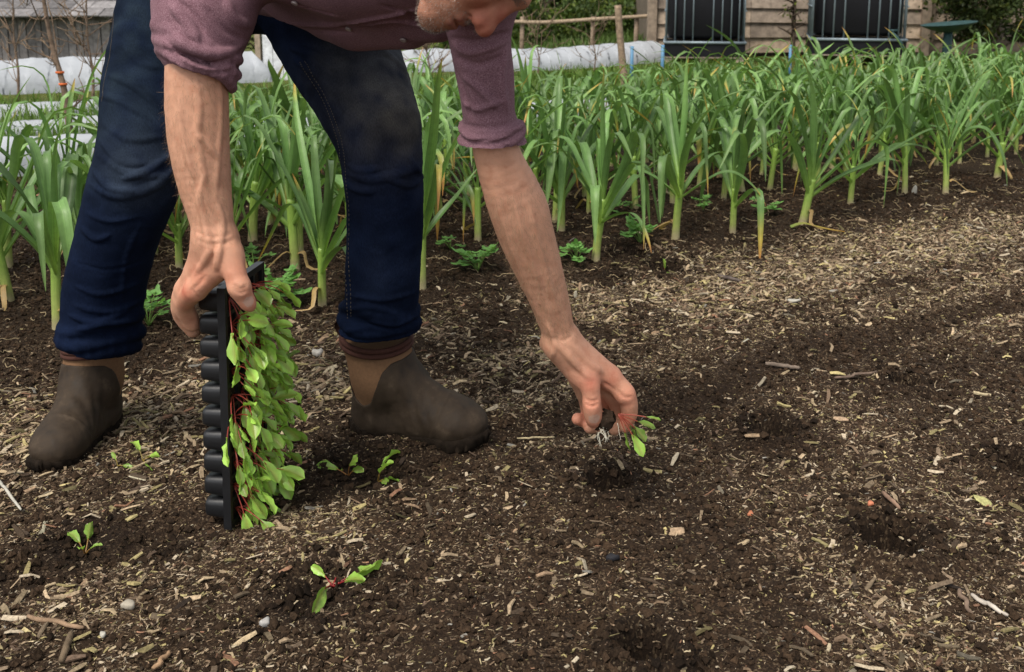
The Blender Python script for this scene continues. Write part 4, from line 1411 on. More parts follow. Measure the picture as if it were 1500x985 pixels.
# head
def hell(c, r, k=.02, sub=False): B.ell(hp(*c), np.array(r) * HS, HM, k, sub)
def hcone(a, b, ra, rb, k=.01, sub=False): B.cone(hp(*a), hp(*b), ra * HS, rb * HS, k, sub)
hell((0, -.012, .045), (.076, .098, .095), .03)
hell((0, .045, -.03), (.056, .050, .078), .03)
for sx in (-1, 1):
    hcone((sx * .056, -.005, -.05), (sx * .022, .072, -.100), .020, .018, .02)
    hell((sx * .038, .062, -.028), (.026, .026, .026), .02)
    hcone((sx * .004, .090, .024), (sx * .042, .074, .022), .013, .010, .012)
    hell((sx * .078, -.012, -.004), (.009, .020, .032), .008)
    hell((sx * .072, .004, -.004), (.006, .010, .016), .006, True)
hell((0, .078, -.104), (.026, .020, .020), .018)
hcone((0, .086, .020), (0, .108, -.030), .0095, .0125, .014)
hell((0, .113, -.038), (.0145, .0155, .0135), .010)
for sx in (-1, 1): hcone((0, .088, .004), (sx * .013, .100, -.036), .010, .0105, .012)
for sx in (-1, 1):
    hell((sx * .0155, .101, -.041), (.0085, .0115, .0085), .010)
    hell((sx * .0080, .108, -.052), (.0045, .006, .004), .004, True)
    hell((sx * .033, .099, .003), (.017, .012, .010), .014, True)
    hell((sx * .033, .074, .002), (.0135, .0125, .0115), .006)
    hcone((sx * .016, .098, -.048), (sx * .034, .084, -.072), .0022, .0015, .008, True)
hell((0, .072, -.074), (.034, .026, .026), .02); hcone((-.019, .093, -.067), (.019, .093, -.067), .006, .006, .007); hcone((-.016, .092, -.080), (.016, .092, -.080), .0075, .0075, .007)
hcone((-.027, .097, -.0735), (.027, .097, -.0735), .0024, .0024, .004, True)
B.cone(hp(0, -.035, -.05), NECK, .056, .060, .03)
def near(V, P, r):
    P = np.atleast_2d(P)
    d = np.min(np.linalg.norm(V[:, None, :] - P[None], axis=2), axis=1)
    return np.exp(-(d / r) ** 2)[:, None]
HA = px3([(300, 402, 1.59), (275, 430, 1.59), (270, 460, 1.6), (285, 480, 1.63), (345, 402, 1.57), (355, 430, 1.57), (362, 444, 1.57)])
HB = px3([(892, 553, 1.69), (917, 580, 1.69), (920, 608, 1.70), (885, 590, 1.73), (862, 600, 1.76), (850, 614, 1.75), (864, 562, 1.66), (867, 590, 1.66), (869, 615, 1.67)])
def bcol(V):
    C = np.tile(np.array([.56, .300, .195]), (len(V), 1))
    def to(k, col):
        C[:] = C * (1 - k) + np.array(col) * k
    to(.30 * np.clip(fbm(V * 22, 3, 2), 0, 1)[:, None], (.30, .135, .075))
    to(.75 * near(V, px3([(312, 380, 1.6), (850, 540, 1.68)]), .05), (.50, .24, .16))
    to(.85 * near(V, HA, .022), (.52, .185, .115))
    to(.85 * near(V, HB, .022), (.54, .195, .125))
    to(.45 * near(V, px3([(268, 428, 1.585), (284, 424, 1.56), (864, 560, 1.655), (916, 578, 1.69)]), .010), (.50, .13, .085))
    L = (V - HC) @ HM / HS
    head = (np.abs(L[:, 0]) < .12) & (L[:, 1] > -.16) & (L[:, 1] < .2) & (np.abs(L[:, 2]) < .17) & (V[:, 1] < 1.62) & (V[:, 2] > .74)
    hd = np.where(head, 1.0, 0.0)[:, None]
    to(hd * .6, (.34, .135, .082))
    to(hd * .8 * near(V, [hp(0, .128, -.036), hp(.012, .108, -.04), hp(-.012, .108, -.04), hp(0, .112, -.01)], .020), (.34, .080, .055))
    to(hd * .5 * near(V, [hp(.042, .08, -.03), hp(-.042, .08, -.03)], .022), (.42, .11, .07))
    lips = near(V, [hp(x, .098, z) for x in (-.018, 0, .018) for z in (-.067, -.079)], .0075)
    to(hd * .8 * lips, (.25, .075, .06))
    # nails
    for c, nr in ((at(870, 613, 1.655), .0075), (at(365, 442, 1.557), .0065)):
        d = np.linalg.norm((V - c), axis=1)[:, None]
        to((d < nr + .003).astype(float) * .85, (.50, .33, .255))
    # soil on the fingertips that hold the plug
    to(.5 * near(V, px3([(895, 624, 1.70), (866, 626, 1.74), (284, 484, 1.62)]), .010), (.12, .065, .04))
    return C
body_o, BV = garment(B, 'body', 'skin', bcol, [(60, .0005, (1, 1, 1))])

# hair: real short strands set on the head
def strands(name, n, test, length, width, dirf, cols, seed):
    rg = np.random.default_rng(seed)
    L = (BV - HC) @ HM / HS
    ok = (np.abs(L[:, 0]) < .10) & (L[:, 1] > -.13) & (L[:, 1] < .16) & (np.abs(L[:, 2]) < .16) & test(L)
    idx = np.nonzero(ok)[0]
    if not len(idx): return None
    idx = rg.choice(idx, n)
    G = B.grad(BV[idx])
    p = BV[idx] + rg.normal(size=(n, 3)) * .0012
    Ll = (p - HC) @ HM / HS
    d = dirf(Ll) @ HM.T
    d = d + rg.normal(size=(n, 3)) * .35 + G * .75
    d /= np.linalg.norm(d, axis=1)[:, None]
    ln = length * rg.uniform(.5, 1.3, n)[:, None]
    s = np.cross(d, rg.normal(size=(n, 3))); s /= np.linalg.norm(s, axis=1)[:, None]
    w = width * rg.uniform(.7, 1.2, n)[:, None]
    mid = p + d * ln * .55 + G * ln * .05; end = p + d * ln - G * ln * .12
    V = np.stack([p - s * w, p + s * w, mid + s * w * .8, mid - s * w * .8, end + s * w * .15, end - s * w * .15], 1).reshape(-1, 3)
    i = np.arange(n)[:, None] * 6
    c = np.array(cols)[rg.integers(0, len(cols), n)] * rg.uniform(.7, 1.2, n)[:, None]
    mb = MB(); mb.add(V - PB, np.concatenate([i + [0, 1, 2, 3], i + [3, 2, 4, 5]]), np.repeat(c, 6, 0))
    return mb.build(name, M['hair'], person)
beardt = lambda L: ~((np.abs(L[:, 0]) < .025) & (L[:, 2] < -.062) & (L[:, 2] > -.089) & (L[:, 1] > .085)) & (((L[:, 2] < -.052 - .25 * np.maximum(0, L[:, 1] - .06)) & (L[:, 1] > -.01) & (L[:, 2] > -.135)) | ((np.abs(L[:, 0]) > .045) & (L[:, 2] < -.02) & (L[:, 1] > -.005) & (L[:, 1] < .05)) | ((np.abs(L[:, 2] + .057) < .007) & (L[:, 1] > .08) & (np.abs(L[:, 0]) < .028)))
strands('beard', 9000, beardt, .0036, .00020, lambda L: np.tile([0, .25, -1.0], (len(L), 1)), [(.30, .25, .21), (.20, .15, .115), (.10, .07, .05), (.40, .36, .32)], 71)
strands('eyebrow', 700, lambda L: (np.abs(L[:, 2] - .022) < .007) & (np.abs(L[:, 0]) > .012) & (np.abs(L[:, 0]) < .046) & (L[:, 1] > .06), .010, .00025, lambda L: np.stack([np.sign(L[:, 0]), .2 * np.ones(len(L)), .25 * np.ones(len(L))], 1), [(.25, .2, .16), (.16, .12, .09)], 72)
strands('hair', 9000, lambda L: (L[:, 2] > .045 - .9 * np.maximum(0, -(L[:, 1] - .02)) + .55 * np.maximum(0, L[:, 1])) & (L[:, 2] > -.07) & (np.abs(L[:, 0]) < .095) & ((L[:, 1] < .06)), .020, .0003, lambda L: np.stack([.3 * L[:, 0] / .08, -.8 * np.ones(len(L)), -.25 * np.ones(len(L))], 1), [(.25, .22, .2), (.36, .33, .31), (.14, .11, .09)], 73)
# fine hairs on the forearms
def arm_hair(n, seed):
    rg = np.random.default_rng(seed)
    PA = px3(ARMA[3:7]); PBm = px3(ARMB[5:9])
    d = np.minimum(np.min(np.linalg.norm(BV[:, None] - PA[None], axis=2), 1), np.min(np.linalg.norm(BV[:, None] - PBm[None], axis=2), 1))
    idx = rg.choice(np.nonzero((d < .065) & (BV[:, 2] > .33) & (BV[:, 2] < .80))[0], n)
    G = B.grad(BV[idx]); p = BV[idx]
    dd = np.array([.15, 0, -1.0]) + rg.normal(size=(n, 3)) * .45 + G * .35
    dd /= np.linalg.norm(dd, axis=1)[:, None]
    ln = .013 * rg.uniform(.5, 1.3, n)[:, None]; s = np.cross(dd, G); s /= np.linalg.norm(s, axis=1)[:, None] + 1e-9
    w = .00015
    V = np.stack([p - s * w, p + s * w, p + dd * ln + s * w * .3, p + dd * ln - s * w * .3], 1).reshape(-1, 3)
    mb = MB(); mb.add(V - PB, np.arange(n * 4).reshape(-1, 4), np.tile([.30, .19, .11], (n * 4, 1)))
    mb.build('arm_hair', M['hair'], person)
arm_hair(6500, 74)
del B

# --- boots
def make_boot():
    def base(off=0.0):
        b = Sculpt(np.array([-.06, -.09, -.01]), np.array([.33, .09, .27]), .0026)
        b.cone((.050, 0, .225), (.064, 0, .12), .064 + off, .055 + off, .02, flat=(1, 0, 0), fr=1.20)
        b.cone((.066, 0, .12), (.062, 0, .055), .050 + off, .041 + off, .03)
        b.ell((.050, 0, .040), (.053 + off, .040 + off, .050 + off), None, .03)
        b.cone((.080, 0, .128), (.182, 0, .064), .050 + off, .040 + off, .04)
        b.cone((.150, 0, .050), (.215, 0, .046), .039 + off, .041 + off, .03, flat=(0, 1, 0), fr=1.12)
        b.ell((.238, .004, .040), (.060 + off, .051 + off, .040 + off), None, .03)
        b.ell((.13, 0, .030), (.09 + off, .037 + off, .030 + off), None, .03)
        b.f = np.maximum(b.f, -(b.lo[2] + np.arange(b.n[2]) * b.h - .012)[None, None, :]).astype(np.float32)
        b.f = np.maximum(b.f, (b.lo[2] + np.arange(b.n[2]) * b.h - .194)[None, None, :]).astype(np.float32)
        return b
    root = None
    pan = base(-.0012); rub = base(.0016)
    X = (rub.lo[0] + np.arange(rub.n[0]) * rub.h)
    Zg = (rub.lo[2] + np.arange(rub.n[2]) * rub.h)
    zc = np.interp(X, [-.06, .005, .022, .045, .066, .082, .094, .108, .135], [.132, .114, .082, .073, .084, .120, .150, .164, .172])
    reg = (Zg[None, :] - zc[:, None]) * .6          # positive inside the panel
    rub.f = np.maximum(rub.f, reg[:, None, :] * 1.0).astype(np.float32)
    pan.f = np.maximum(pan.f, (-.02 - reg)[:, None, :]).astype(np.float32)
    # flex creases over the instep and the toe-cap line
    V, Q = rub.mesh()
    G = rub.grad(V)
    w = .0010 * fbm(V * np.array([40, 40, 40]), 3, 6)
    fl = np.exp(-((V[:, 0] - .165) / .035) ** 2) * np.sin((V[:, 0] + .35 * V[:, 2]) * 260) * .0011 * sstep(.03, .06, V[:, 2])
    cap = .0018 * np.exp(-((V[:, 0] - .205 - .3 * (V[:, 2] - .05)) / .004) ** 2)
    V = V + G * (w + fl + cap)[:, None]
    boot = link('boot', make_mesh('boot', V, [Q], M['rubber'], np.ones((len(V), 3)), None, True), person)
    V, Q = pan.mesh()
    link('ankle_panel', make_mesh('ankle_panel', V, [Q], M['neoprene'], np.ones((len(V), 3)), None, True), boot)
    # binding: two stacked rings
    mb = MB()
    for z, rr, t_ in ((.184, .0625, .0056), (.1945, .0620, .0056)):
        a = np.linspace(0, 2 * math.pi, 41)
        P = np.stack([.0555 + rr * 1.20 * np.cos(a), rr * np.sin(a), z + .004 * np.sin(2 * a + 1)], 1)
        mb.add(*tube(P, t_, 8, False))
    mb.build('cuff', M['cuff'], boot)
    # pull tab at the back
    mb = MB()
    pts = spline([(-.014, 0, .172), (-.022, 0, .194), (-.034, 0, .212), (-.030, 0, .226), (-.016, 0, .222), (-.010, 0, .204), (-.006, 0, .186)], 20)
    V = np.concatenate([[p + [0, -.013, 0], p + [0, .013, 0]] for p in pts])
    V2 = V + np.tile([[.0022, 0, .0015]], (len(V), 1))
    mb.add(V, gridf(20, 2)); mb.add(V2, gridf(20, 2)[:, ::-1])
    mb.build('pull_tab', M['cuff'], boot)
    # sole with a lugged wavy edge
    a = np.linspace(0, 2 * math.pi, 120, endpoint=False)
    t = (1 - np.cos(a)) / 2                                   # 0 heel .. 1 toe
    half = np.interp(t, [0, .06, .18, .40, .55, .75, .92, 1], [.0, .026, .040, .037, .044, .054, .040, .0])
    xs = -.008 + t * .309
    ysd = np.sign(np.sin(a)) * half
    lug = .0028 * np.sign(np.sin(a * 34))
    ring = []
    for z, s_ in ((-.008, .95), (-.002, 1.02), (.013, 1.045), (.021, 1.03), (.024, .93)):
        l_ = lug if z < .02 else 0
        rise = .012 * sstep(.72, 1.0, t) ** 2 + .008 * np.exp(-((t - .36) / .12) ** 2) * (z < .005)
        cx = .146
        ring.append(np.stack([cx + (xs - cx) * s_ + l_ * 0, ysd * s_ + np.sign(ysd) * l_, z + rise + (lug * .8 if z < .005 else 0)], 1))
    V = np.concatenate(ring)
    mb = MB(); mb.add(V, [gridf(5, 120, True), np.arange(120)[None, ::-1], (np.arange(120) + 480)[None, :]])
    mb.build('sole', M['sole'], boot)
    return boot
def place_boot(o, heel, toe, scale=1.0, z=0.0, roll=0.0):
    h_ = ground(*heel); t_ = ground(*toe)
    d = t_ - h_
    yaw = math.atan2(d[1], d[0])
    o.location = Vector((h_[0], h_[1], float(ground_h(h_[0], h_[1])) + z)) - Vector(PB)
    o.rotation_euler = (roll, 0, yaw)
    L = np.linalg.norm(d[:2])
    s = L / .300 * scale
    o.scale = (s, s * 1.08, s * 1.08)
    print('boot length', L)
b2 = make_boot()
b1 = copy_tree(b2, person)
b1.matrix_parent_inverse = Matrix.Identity(4)
place_boot(b2, (520, 624), (713, 649))
place_boot(b1, (164, 602), (60, 688), 1.0)

# ------------------------------------------------------------------ the module tray
TB = ground(341, 770); TB = TB + np.array([0, 0, .004])
TT = at(331, 428, 1.635)
TL = nrm(TT - TB); tlen = np.linalg.norm(TT - TB)
TN = np.array([.992, -.12, 0]); TN = nrm(TN - TL * TN.dot(TL))
TW = np.cross(TL, TN)
if TW[1] < 0: TW = -TW                      # away from the camera
TM = np.stack([TW, TL, TN], 1)              # local x width, y length, z face normal
def tw(x, y, z): return TB + TM @ np.array([x, y, z])
tray = empty('module_tray', TB)
tray.rotation_euler = Matrix(TM.tolist()).to_euler() if np.linalg.det(TM) > 0 else (0, 0, 0)
if np.linalg.det(TM) < 0:
    TM = np.stack([TW, TL, TN], 1)
TLOC = lambda V: np.asarray(V, float) @ TM.T
if np.linalg.det(TM) < 0: tray.rotation_euler = (0, 0, 0)
ROT_OK = np.linalg.det(TM) > 0
def tput(V): return np.asarray(V, float) if ROT_OK else TLOC(V)
tag(tray, 'black plastic module tray full of seedlings, held upright on one end', 'seed tray')
NR, NCc = 10, 4
pit = tlen / NR
wid = NCc * pit
mb = MB()
# rim plate as a lattice of bars
for i in range(NR + 1):
    V, Fq = box((wid / 2, i * pit, -.003), (wid + .008, .0075, .007)); mb.add(tput(V), Fq)
for j in range(NCc + 1):
    V, Fq = box((j * pit, tlen / 2, -.0031), (.0075, tlen + .008, .0066)); mb.add(tput(V), Fq)
for (c, s_) in (((wid / 2, -.006, -.006), (wid + .014, .004, .014)), ((wid / 2, tlen + .006, -.006), (wid + .014, .004, .014)), ((-.006, tlen / 2, -.006), (.004, tlen + .016, .014)), ((wid + .006, tlen / 2, -.006), (.004, tlen + .016, .014))):
    V, Fq = box(c, s_); mb.add(tput(V), Fq)
mb.build('rim', M['tray'], tray, False)
th = np.linspace(0, 2 * math.pi, 28, endpoint=False)
def cellmesh():
    prof = [(.49, -.004), (.475, -.012), (.44, -.030), (.405, -.046), (.385, -.0505), (.34, -.053), (.18, -.053), (.16, -.048), (.001, -.048)]
    mbx = MB(); rr = []
    for r, z in prof:
        c, s = np.cos(th), np.sin(th)
        e = .62
        rr.append(np.stack([np.sign(c) * np.abs(c) ** e * r * pit, np.sign(s) * np.abs(s) ** e * r * pit, np.full(28, z)], 1))
    mbx.add(tput(np.concatenate(rr)), gridf(len(prof), 28, True)[:, ::-1])
    return mbx.mesh('cell', M['tray'])
cm = cellmesh()
for j in range(NCc):
    for i in range(NR):
        o = link('cell', cm, tray)
        o.location = tput([((j + .5) * pit, (i + .5) * pit, 0)])[0]
mb = MB()
for j in range(NCc):
    for i in range(NR):
        V, Fq = box(((j + .5) * pit, (i + .5) * pit, -.009), (pit * .84, pit * .84, .006)); mb.add(tput(V), Fq, (1, 1, 1))
mb.build('compost', M['soil'], tray, False)

# ------------------------------------------------------------------ chard seedlings
def chard_leaf(mb, base, d, up, petiole, L, W, rg, droop=0.5, tone=1.0, red=1.0, roll=None):
    """petiole then an obovate blade"""
    d = nrm(d); up = np.asarray(up, float)
    n1, n2_ = 6, 9
    pts = [np.array(base, float)]; dirs = [d]
    tot = petiole + L; st = tot / (n1 + n2_ - 1)
    cur = d.copy(); side_j = rg.normal(size=3) * .25
    for i in range(n1 + n2_ - 1):
        cur = nrm(cur + up * (-droop * st / tot * 1.6) + side_j * st / tot)
        pts.append(pts[-1] + cur * st); dirs.append(cur)
    pts = np.array(pts)
    npt = max(2, int(round(petiole / st)) + 1)
    V, Fs = tube(pts[:npt + 2], np.linspace(.0014, .0009, npt + 2), 6)
    mb.add(V, Fs, np.tile([.36, .035, .038], (len(V), 1)) * red + np.tile([.30, .28, .06], (len(V), 1)) * (1 - red), np.tile([.5, .5], (len(V), 1)))
    B_ = pts[npt:]
    m = len(B_)
    if m < 4: return
    t = np.linspace(0, 1, m)
    w = W * np.clip(np.sin(math.pi * np.clip(t, 0, 1) ** 1.15), .04, 1) ** .62 * (.62 + .48 * t)
    w = w * (1 + .07 * np.sin(t * 17 + rg.uniform(0, 6)))
    w[-1] = .0008
    T = np.gradient(B_, axis=0); T /= np.linalg.norm(T, axis=1)[:, None]
    sd0 = np.cross(T[0], up + rg.normal(size=3) * (.45 if roll is None else roll)); sd0 = nrm(sd0)
    cs = np.array([-1, -.6, -.12, .12, .6, 1.0])
    Vv = []
    ph = rg.uniform(0, 6)
    for c in cs:
        sd = sd0 - T * (T @ sd0)[:, None]; sd /= np.linalg.norm(sd, axis=1)[:, None]
        nr = np.cross(sd, T)
        lift = w * (.22 * abs(c) ** 1.3) + W * .09 * np.sin(t * 12 + ph + c * 5) * abs(c) + W * .05 * np.sin(t * 25 + ph * 2 + c * 9) * (abs(c) > .2) - (.0006 if abs(c) < .2 else 0)
        Vv.append(B_ + sd * (c * w / 2)[:, None] + nr * lift[:, None])
    Vv = np.stack(Vv, 1).reshape(-1, 3)
    g = np.array([.20, .335, .055]) * tone
    C = np.tile(g, (m * 6, 1))
    mid = np.array([.30, .33, .09]) * (1 - red * .4) + np.array([.3, .05, .04]) * red * .4
    C[2::6] = C[2::6] * .55 + mid * .45; C[3::6] = C[3::6] * .55 + mid * .45
    uv = np.stack([np.tile((cs + 1) / 2, m), np.repeat(t, 6)], 1)
    mb.add(Vv, gridf(m, 6), C, uv)
def seedling(name, base, axis, nleaf, pet, L, W, spread, seed, droop=.5, red=1.0, up=(0, 0, 1), tone=1.0):
    rg = np.random.default_rng(seed)
    root = empty(name, base)
    fr = frame(axis)
    a0 = rg.uniform(0, 6.28)
    for i in range(nleaf):
        a = a0 + i * 2.4 + rg.normal() * .3
        sp = spread * rg.uniform(.5, 1.2)
        d = fr[:, 2] * math.cos(sp) + (fr[:, 0] * math.cos(a) + fr[:, 1] * math.sin(a)) * math.sin(sp)
        k = rg.uniform(.62, 1.25)
        mb = MB()
        chard_leaf(mb, np.zeros(3), d, np.array(up), pet * k * rg.uniform(.8, 1.2), L * k, W * k, rg, droop * rg.uniform(.5, 1.3), tone * rg.uniform(.65, 1.45), red, roll=.95)
        mb.build('leaf', M['chard'], root)
    return root
k = 0
for j in range(NCc):
    for i in range(NR):
        rg = np.random.default_rng(500 + k)
        b = tw((j + .5) * pit + rg.normal() * .004, (i + .5) * pit + rg.normal() * .004, -.004)
        ax = TN + np.array([0, 0, -.22 + .28 * rg.normal()]) + np.array([0, -.30 + .25 * rg.normal(), 0])
        o = seedling('chard_seedling', b, ax, int(rg.integers(5, 8)),   .046, .050, .0215, .85, 600 + k, .85, .9, (0, 0, 1), 1.6)
        tag(o, 'young chard plant with red stem growing sideways out of the black module tray', 'seedling', 'chard seedlings in the module tray')
        k += 1
# a few long leaves hanging over the near edge of the tray
# seedling in the fingers, with its plug of compost and roots
hb = at(895, 611, 1.682)
held = empty('held_seedling', hb)
tag(held, 'chard seedling with dark compost plug pinched in the fingers of the reaching hand', 'seedling')
rg = np.random.default_rng(77)
mb = MB()
n = 26
a = np.linspace(0, 2 * math.pi, n, endpoint=False)
rr = []
for q in np.linspace(0, 1, 12):
    r = .0185 * (1 - .25 * q) * (math.sin(math.pi * min(max(q, .04), .97)) ** .35)
    rr.append(np.stack([r * np.cos(a), r * np.sin(a), np.full(n, -.040 * q)], 1))
V = np.concatenate(rr)
V = V * (1 + .38 * fbm(V * 150, 3, 2)[:, None])
fr = frame(np.array([.75, -.15, .35]))
mb.add(V @ fr.T + np.array([.006, -.004, .002]), gridf(12, n, True), np.tile([.035, .022, .014], (len(V), 1)))
mb.build('plug', M['crumb'], held)
mb = MB()
for i in range(16):
    s0 = np.array([-.012, -.012, -.012]) + rg.normal(size=3) * .006
    P = [s0]
    d = nrm(np.array([-.1, -.25, -1]) + rg.normal(size=3) * .5)
    for _ in range(5):
        d = nrm(d + rg.normal(size=3) * .45); P.append(P[-1] + d * .006)
    mb.add(*tube(P, np.linspace(.0006, .0003, 6), 4))
mb.add(*tube([(-.014, -.012, -.02), (-.010, -.016, -.032), (-.004, -.016, -.036)], [.0012, .002, .0006], 5))
mb.build('root', M['root'], held)
for (dx, dy_, pet, L, W, tone, dr) in ((.95, .10, .044, .034, .012, 1.0, .2), (.98, -.25, .030, .042, .017, 1.0, .35), (.9, -.45, .032, .038, .020, .85, .5), (.75, -.85, .034, .052, .021, 1.75, .25), (.45, -.95, .030, .036, .013, 1.0, .2), (.9, -.6, .026, .034, .018, .9, .6)):
    mb = MB()
    chard_leaf(mb, np.array([.012, -.006, .008]), np.array([dx, -.25, dy_]), np.array([0, 0, 1.0]), pet, L, W, rg, dr, tone, .85, roll=.9)
    o = mb.build('leaf', M['chard'], held)

# planted out seedlings
def planted(px, py, nleaf, size, seed, label, axis=(0, 0, 1), spread=.8, red=.6):
    g = ground(px, py); z = float(ground_h(g[0], g[1]))
    o = seedling('planted_seedling', (g[0], g[1], z + .002), axis, nleaf, size * .45, size * 1.1, size * .46, spread * 1.15, seed, .75, red, tone=1.5)
    tag(o, label, 'seedling', 'chard seedlings planted out in the soil')
    return o
planted(487, 854, 6, .050, 801, 'chard seedling with red stems in the crumbly soil nearest the bottom of the picture', (.35, 0, 1), .85, 1.0)
planted(124, 800, 4, .034, 802, 'chard seedling in dark soil in front of the left boot', (0, 0, 1), .8, .4)
planted(510, 690, 4, .042, 803, 'left one of the two small seedlings before the right boot heel', (-.1, 0, 1), .7, .5)
planted(553, 690, 4, .048, 804, 'right one of the two small seedlings under the right boot arch', (.3, 0, 1), .6, .3)
planted(209, 668, 4, .036, 805, 'chard seedling lying low between the left boot toe and the tray', (.2, 0, .8), .9, .2)
planted(172, 677, 2, .022, 806, 'tiny two leaved seedling beside the left boot toe', (.3, 0, .5), .8, .2)
planted(975, 390, 5, .062, 807, 'wilting red stemmed chard seedling lying in front of the leeks', (.5, -.2, .6), .9, 1.0)

# parsley-like self sown plants among the leeks
def weed(px, py, h, nst, seed, label):
    rg = np.random.default_rng(seed)
    g = ground(px, py, .015); root = empty('parsley_plant', (g[0], g[1], float(ground_h(g[0], g[1]))))
    tag(root, label, 'plant', 'parsley plants growing among the leeks')
    ms, ml = MB(), MB()
    for i in range(nst):
        a = rg.uniform(0, 6.28); el = rg.uniform(.5, 1.3)
        d = np.array([math.cos(a) * math.cos(el), math.sin(a) * math.cos(el), math.sin(el)])
        ln = h * rg.uniform(.6, 1.25)
        P = spline([(0, 0, 0), d * ln * .5 + [0, 0, .01], d * ln + [0, 0, -.1 * ln]], 7)
        ms.add(*tube(P, np.linspace(.0016, .0009, 7), 5), (.16, .27, .06))
        ends = [(P[-1], nrm(P[-1] - P[-3]))]
        sd = nrm(np.cross(d, [0, 0, 1]))
        for s_ in (-1, 1):
            ends.append((P[-1], nrm(nrm(P[-1] - P[-3]) * .35 + sd * s_)))
            if rg.random() < .7: ends.append((P[4], nrm(nrm(P[-1] - P[-3]) * .5 + sd * s_)))
        for e, dd in ends:
            W = .017 * rg.uniform(.7, 1.25) * h / .07
            q = e + dd * W * .5
            s1 = nrm(np.cross(dd, [0, 0, 1.0])); nn = np.cross(s1, dd)
            ms.add(*tube([e, q], .0008, 4), (.16, .27, .06))
            # lobed leaflet
            k_ = 17
            aa = np.linspace(-2.5, 2.5, k_)
            r = W * (.78 + .26 * np.cos(aa * 3.6)) * (1.0 - .06 * aa ** 2)
            ring = q + dd * (np.cos(aa) * r)[:, None] + s1 * (np.sin(aa) * r)[:, None] + nn * (.12 * r * np.cos(aa * 3.6) + .10 * W * rg.normal())[:, None]
            V = np.concatenate([[q], ring])
            Ft = np.stack([np.zeros(k_ - 1, int), np.arange(1, k_), np.arange(2, k_ + 1)], 1)
            ml.add(V, Ft, np.array([.155, .33, .085]) * rg.uniform(.8, 1.25), np.concatenate([[[.5, 0]], np.stack([aa / 5 + .5, np.ones(k_)], 1)]))
    ms.build('stem', M['weed'], root); ml.build('foliage', M['weed'], root)
for args in ((405, 450, .10, 12, 901, 'parsley plant directly behind the hand on the tray'), (218, 480, .085, 8, 902, 'parsley plant between the left boot and the tray'),
             (700, 400, .085, 10, 903, 'parsley plant between the right leg and reaching forearm'), (845, 385, .075, 9, 904, 'parsley plant right of the reaching forearm at the foot of a leek'),
             (938, 360, .085, 10, 905, 'parsley plant in front of the leeks above the wilting seedling'), (1118, 322, .07, 9, 906, 'parsley plant left of the leaning leek stem'),
             (890, 328, .07, 8, 907, 'parsley plant in the shade behind the front leeks right of the forearm'), (1030, 318, .06, 8, 908, 'parsley plant just left of the second leek from the leaning stem'),
             (770, 330, .06, 7, 909, 'parsley plant behind the reaching forearm'), (372, 405, .06, 7, 910, 'parsley plant just right of the wrist of the hand on the tray'), (660, 372, .05, 6, 911, 'parsley plant close to the right leg behind the front leeks'), (925, 318, .05, 6, 912, 'parsley plant deep between the leeks above the parsley with the wilting seedling')):
    weed(*args)

# ------------------------------------------------------------------ loose larger pieces lying on the soil
def stick(name, cat, label, a, b, r, col, mat='bark', bend=.0, lift=.004, group=None, flat=None, seg=8):
    A, Bp = ground(*a), ground(*b)
    A[2] = float(ground_h(A[0], A[1])) + r * .6 + lift; Bp[2] = float(ground_h(Bp[0], Bp[1])) + r * .6 + lift
    c = (A + Bp) / 2
    d = Bp - A; s = nrm(np.cross(d, [0, 0, 1])) * bend * np.linalg.norm(d)
    P = spline([A - c, (A - c) * .4 + s * .8, s * -.2 + [0, 0, r * .3], (Bp - c) * .5 + s * .6, Bp - c], 12)
    P = P + np.random.default_rng(int(abs(a[0]))).normal(size=P.shape) * r * .12
    mb = MB(); V, Fs = tube(P, r * np.array([.7, .95, 1, 1.05, 1, .95, 1, 1.05, .95, .9, .85, .6]), seg, True, flat)
    mb.add(V, Fs, np.array(col) * (1 + .15 * fbm(V * 120, 2, 3))[:, None])
    o = mb.build(name, M[mat]); o.location = c
    return tag(o, label, cat, group)
stick('stick', 'stick', 'pale split stick near the bottom right corner', (1422, 878), (1476, 906), .0035, (.44, .39, .33), bend=.05)
stick('stick', 'stick', 'thick grey stick in the middle of the bed, right of the hand', (1121, 541), (1172, 538), .0055, (.20, .155, .12))
stick('stick', 'stick', 'thin brown twig right of the thick grey stick', (1222, 558), (1284, 547), .0035, (.17, .12, .09), bend=.06)
stick('stick', 'stick', 'dark upright twig stub at the bottom left edge', (92, 984), (106, 940), .005, (.13, .095, .06))
stick('stick', 'stick', 'brown twig lying in the bottom left corner', (42, 915), (124, 933), .0035, (.24, .16, .10), bend=.04)
stick('stick', 'stick', 'curved reddish brown twig at the bottom edge left of centre', (224, 985), (248, 956), .0035, (.33, .21, .12), bend=.12)
stick('stick', 'stick', 'brown stick in the bed above the large planting hole', (1292, 727), (1318, 752), .004, (.25, .16, .11))
stick('stick', 'stick', 'brown curved twig in the lower right next to the pale split stick', (1405, 868), (1424, 905), .0035, (.20, .14, .10), bend=.1)
stick('stick', 'stick', 'dark twig on the path right of the wilting seedling', (1052, 402), (1085, 408), .006, (.10, .08, .07))
stick('white_rod', 'rod', 'thin white rod stuck in the soil at the far left', (-12, 690), (32, 757), .0028, (.42, .40, .34), 'stone', 0, .012)
stick('rootlet', 'root', 'curling pale rootlet at the bottom centre', (736, 912), (705, 974), .0011, (.46, .38, .22), 'stone', .18, .003)
stick('straw', 'straw', 'pair of pale straws lying left of the fingertips', (757, 639), (812, 636), .0022, (.45, .37, .22), 'chip', .03)
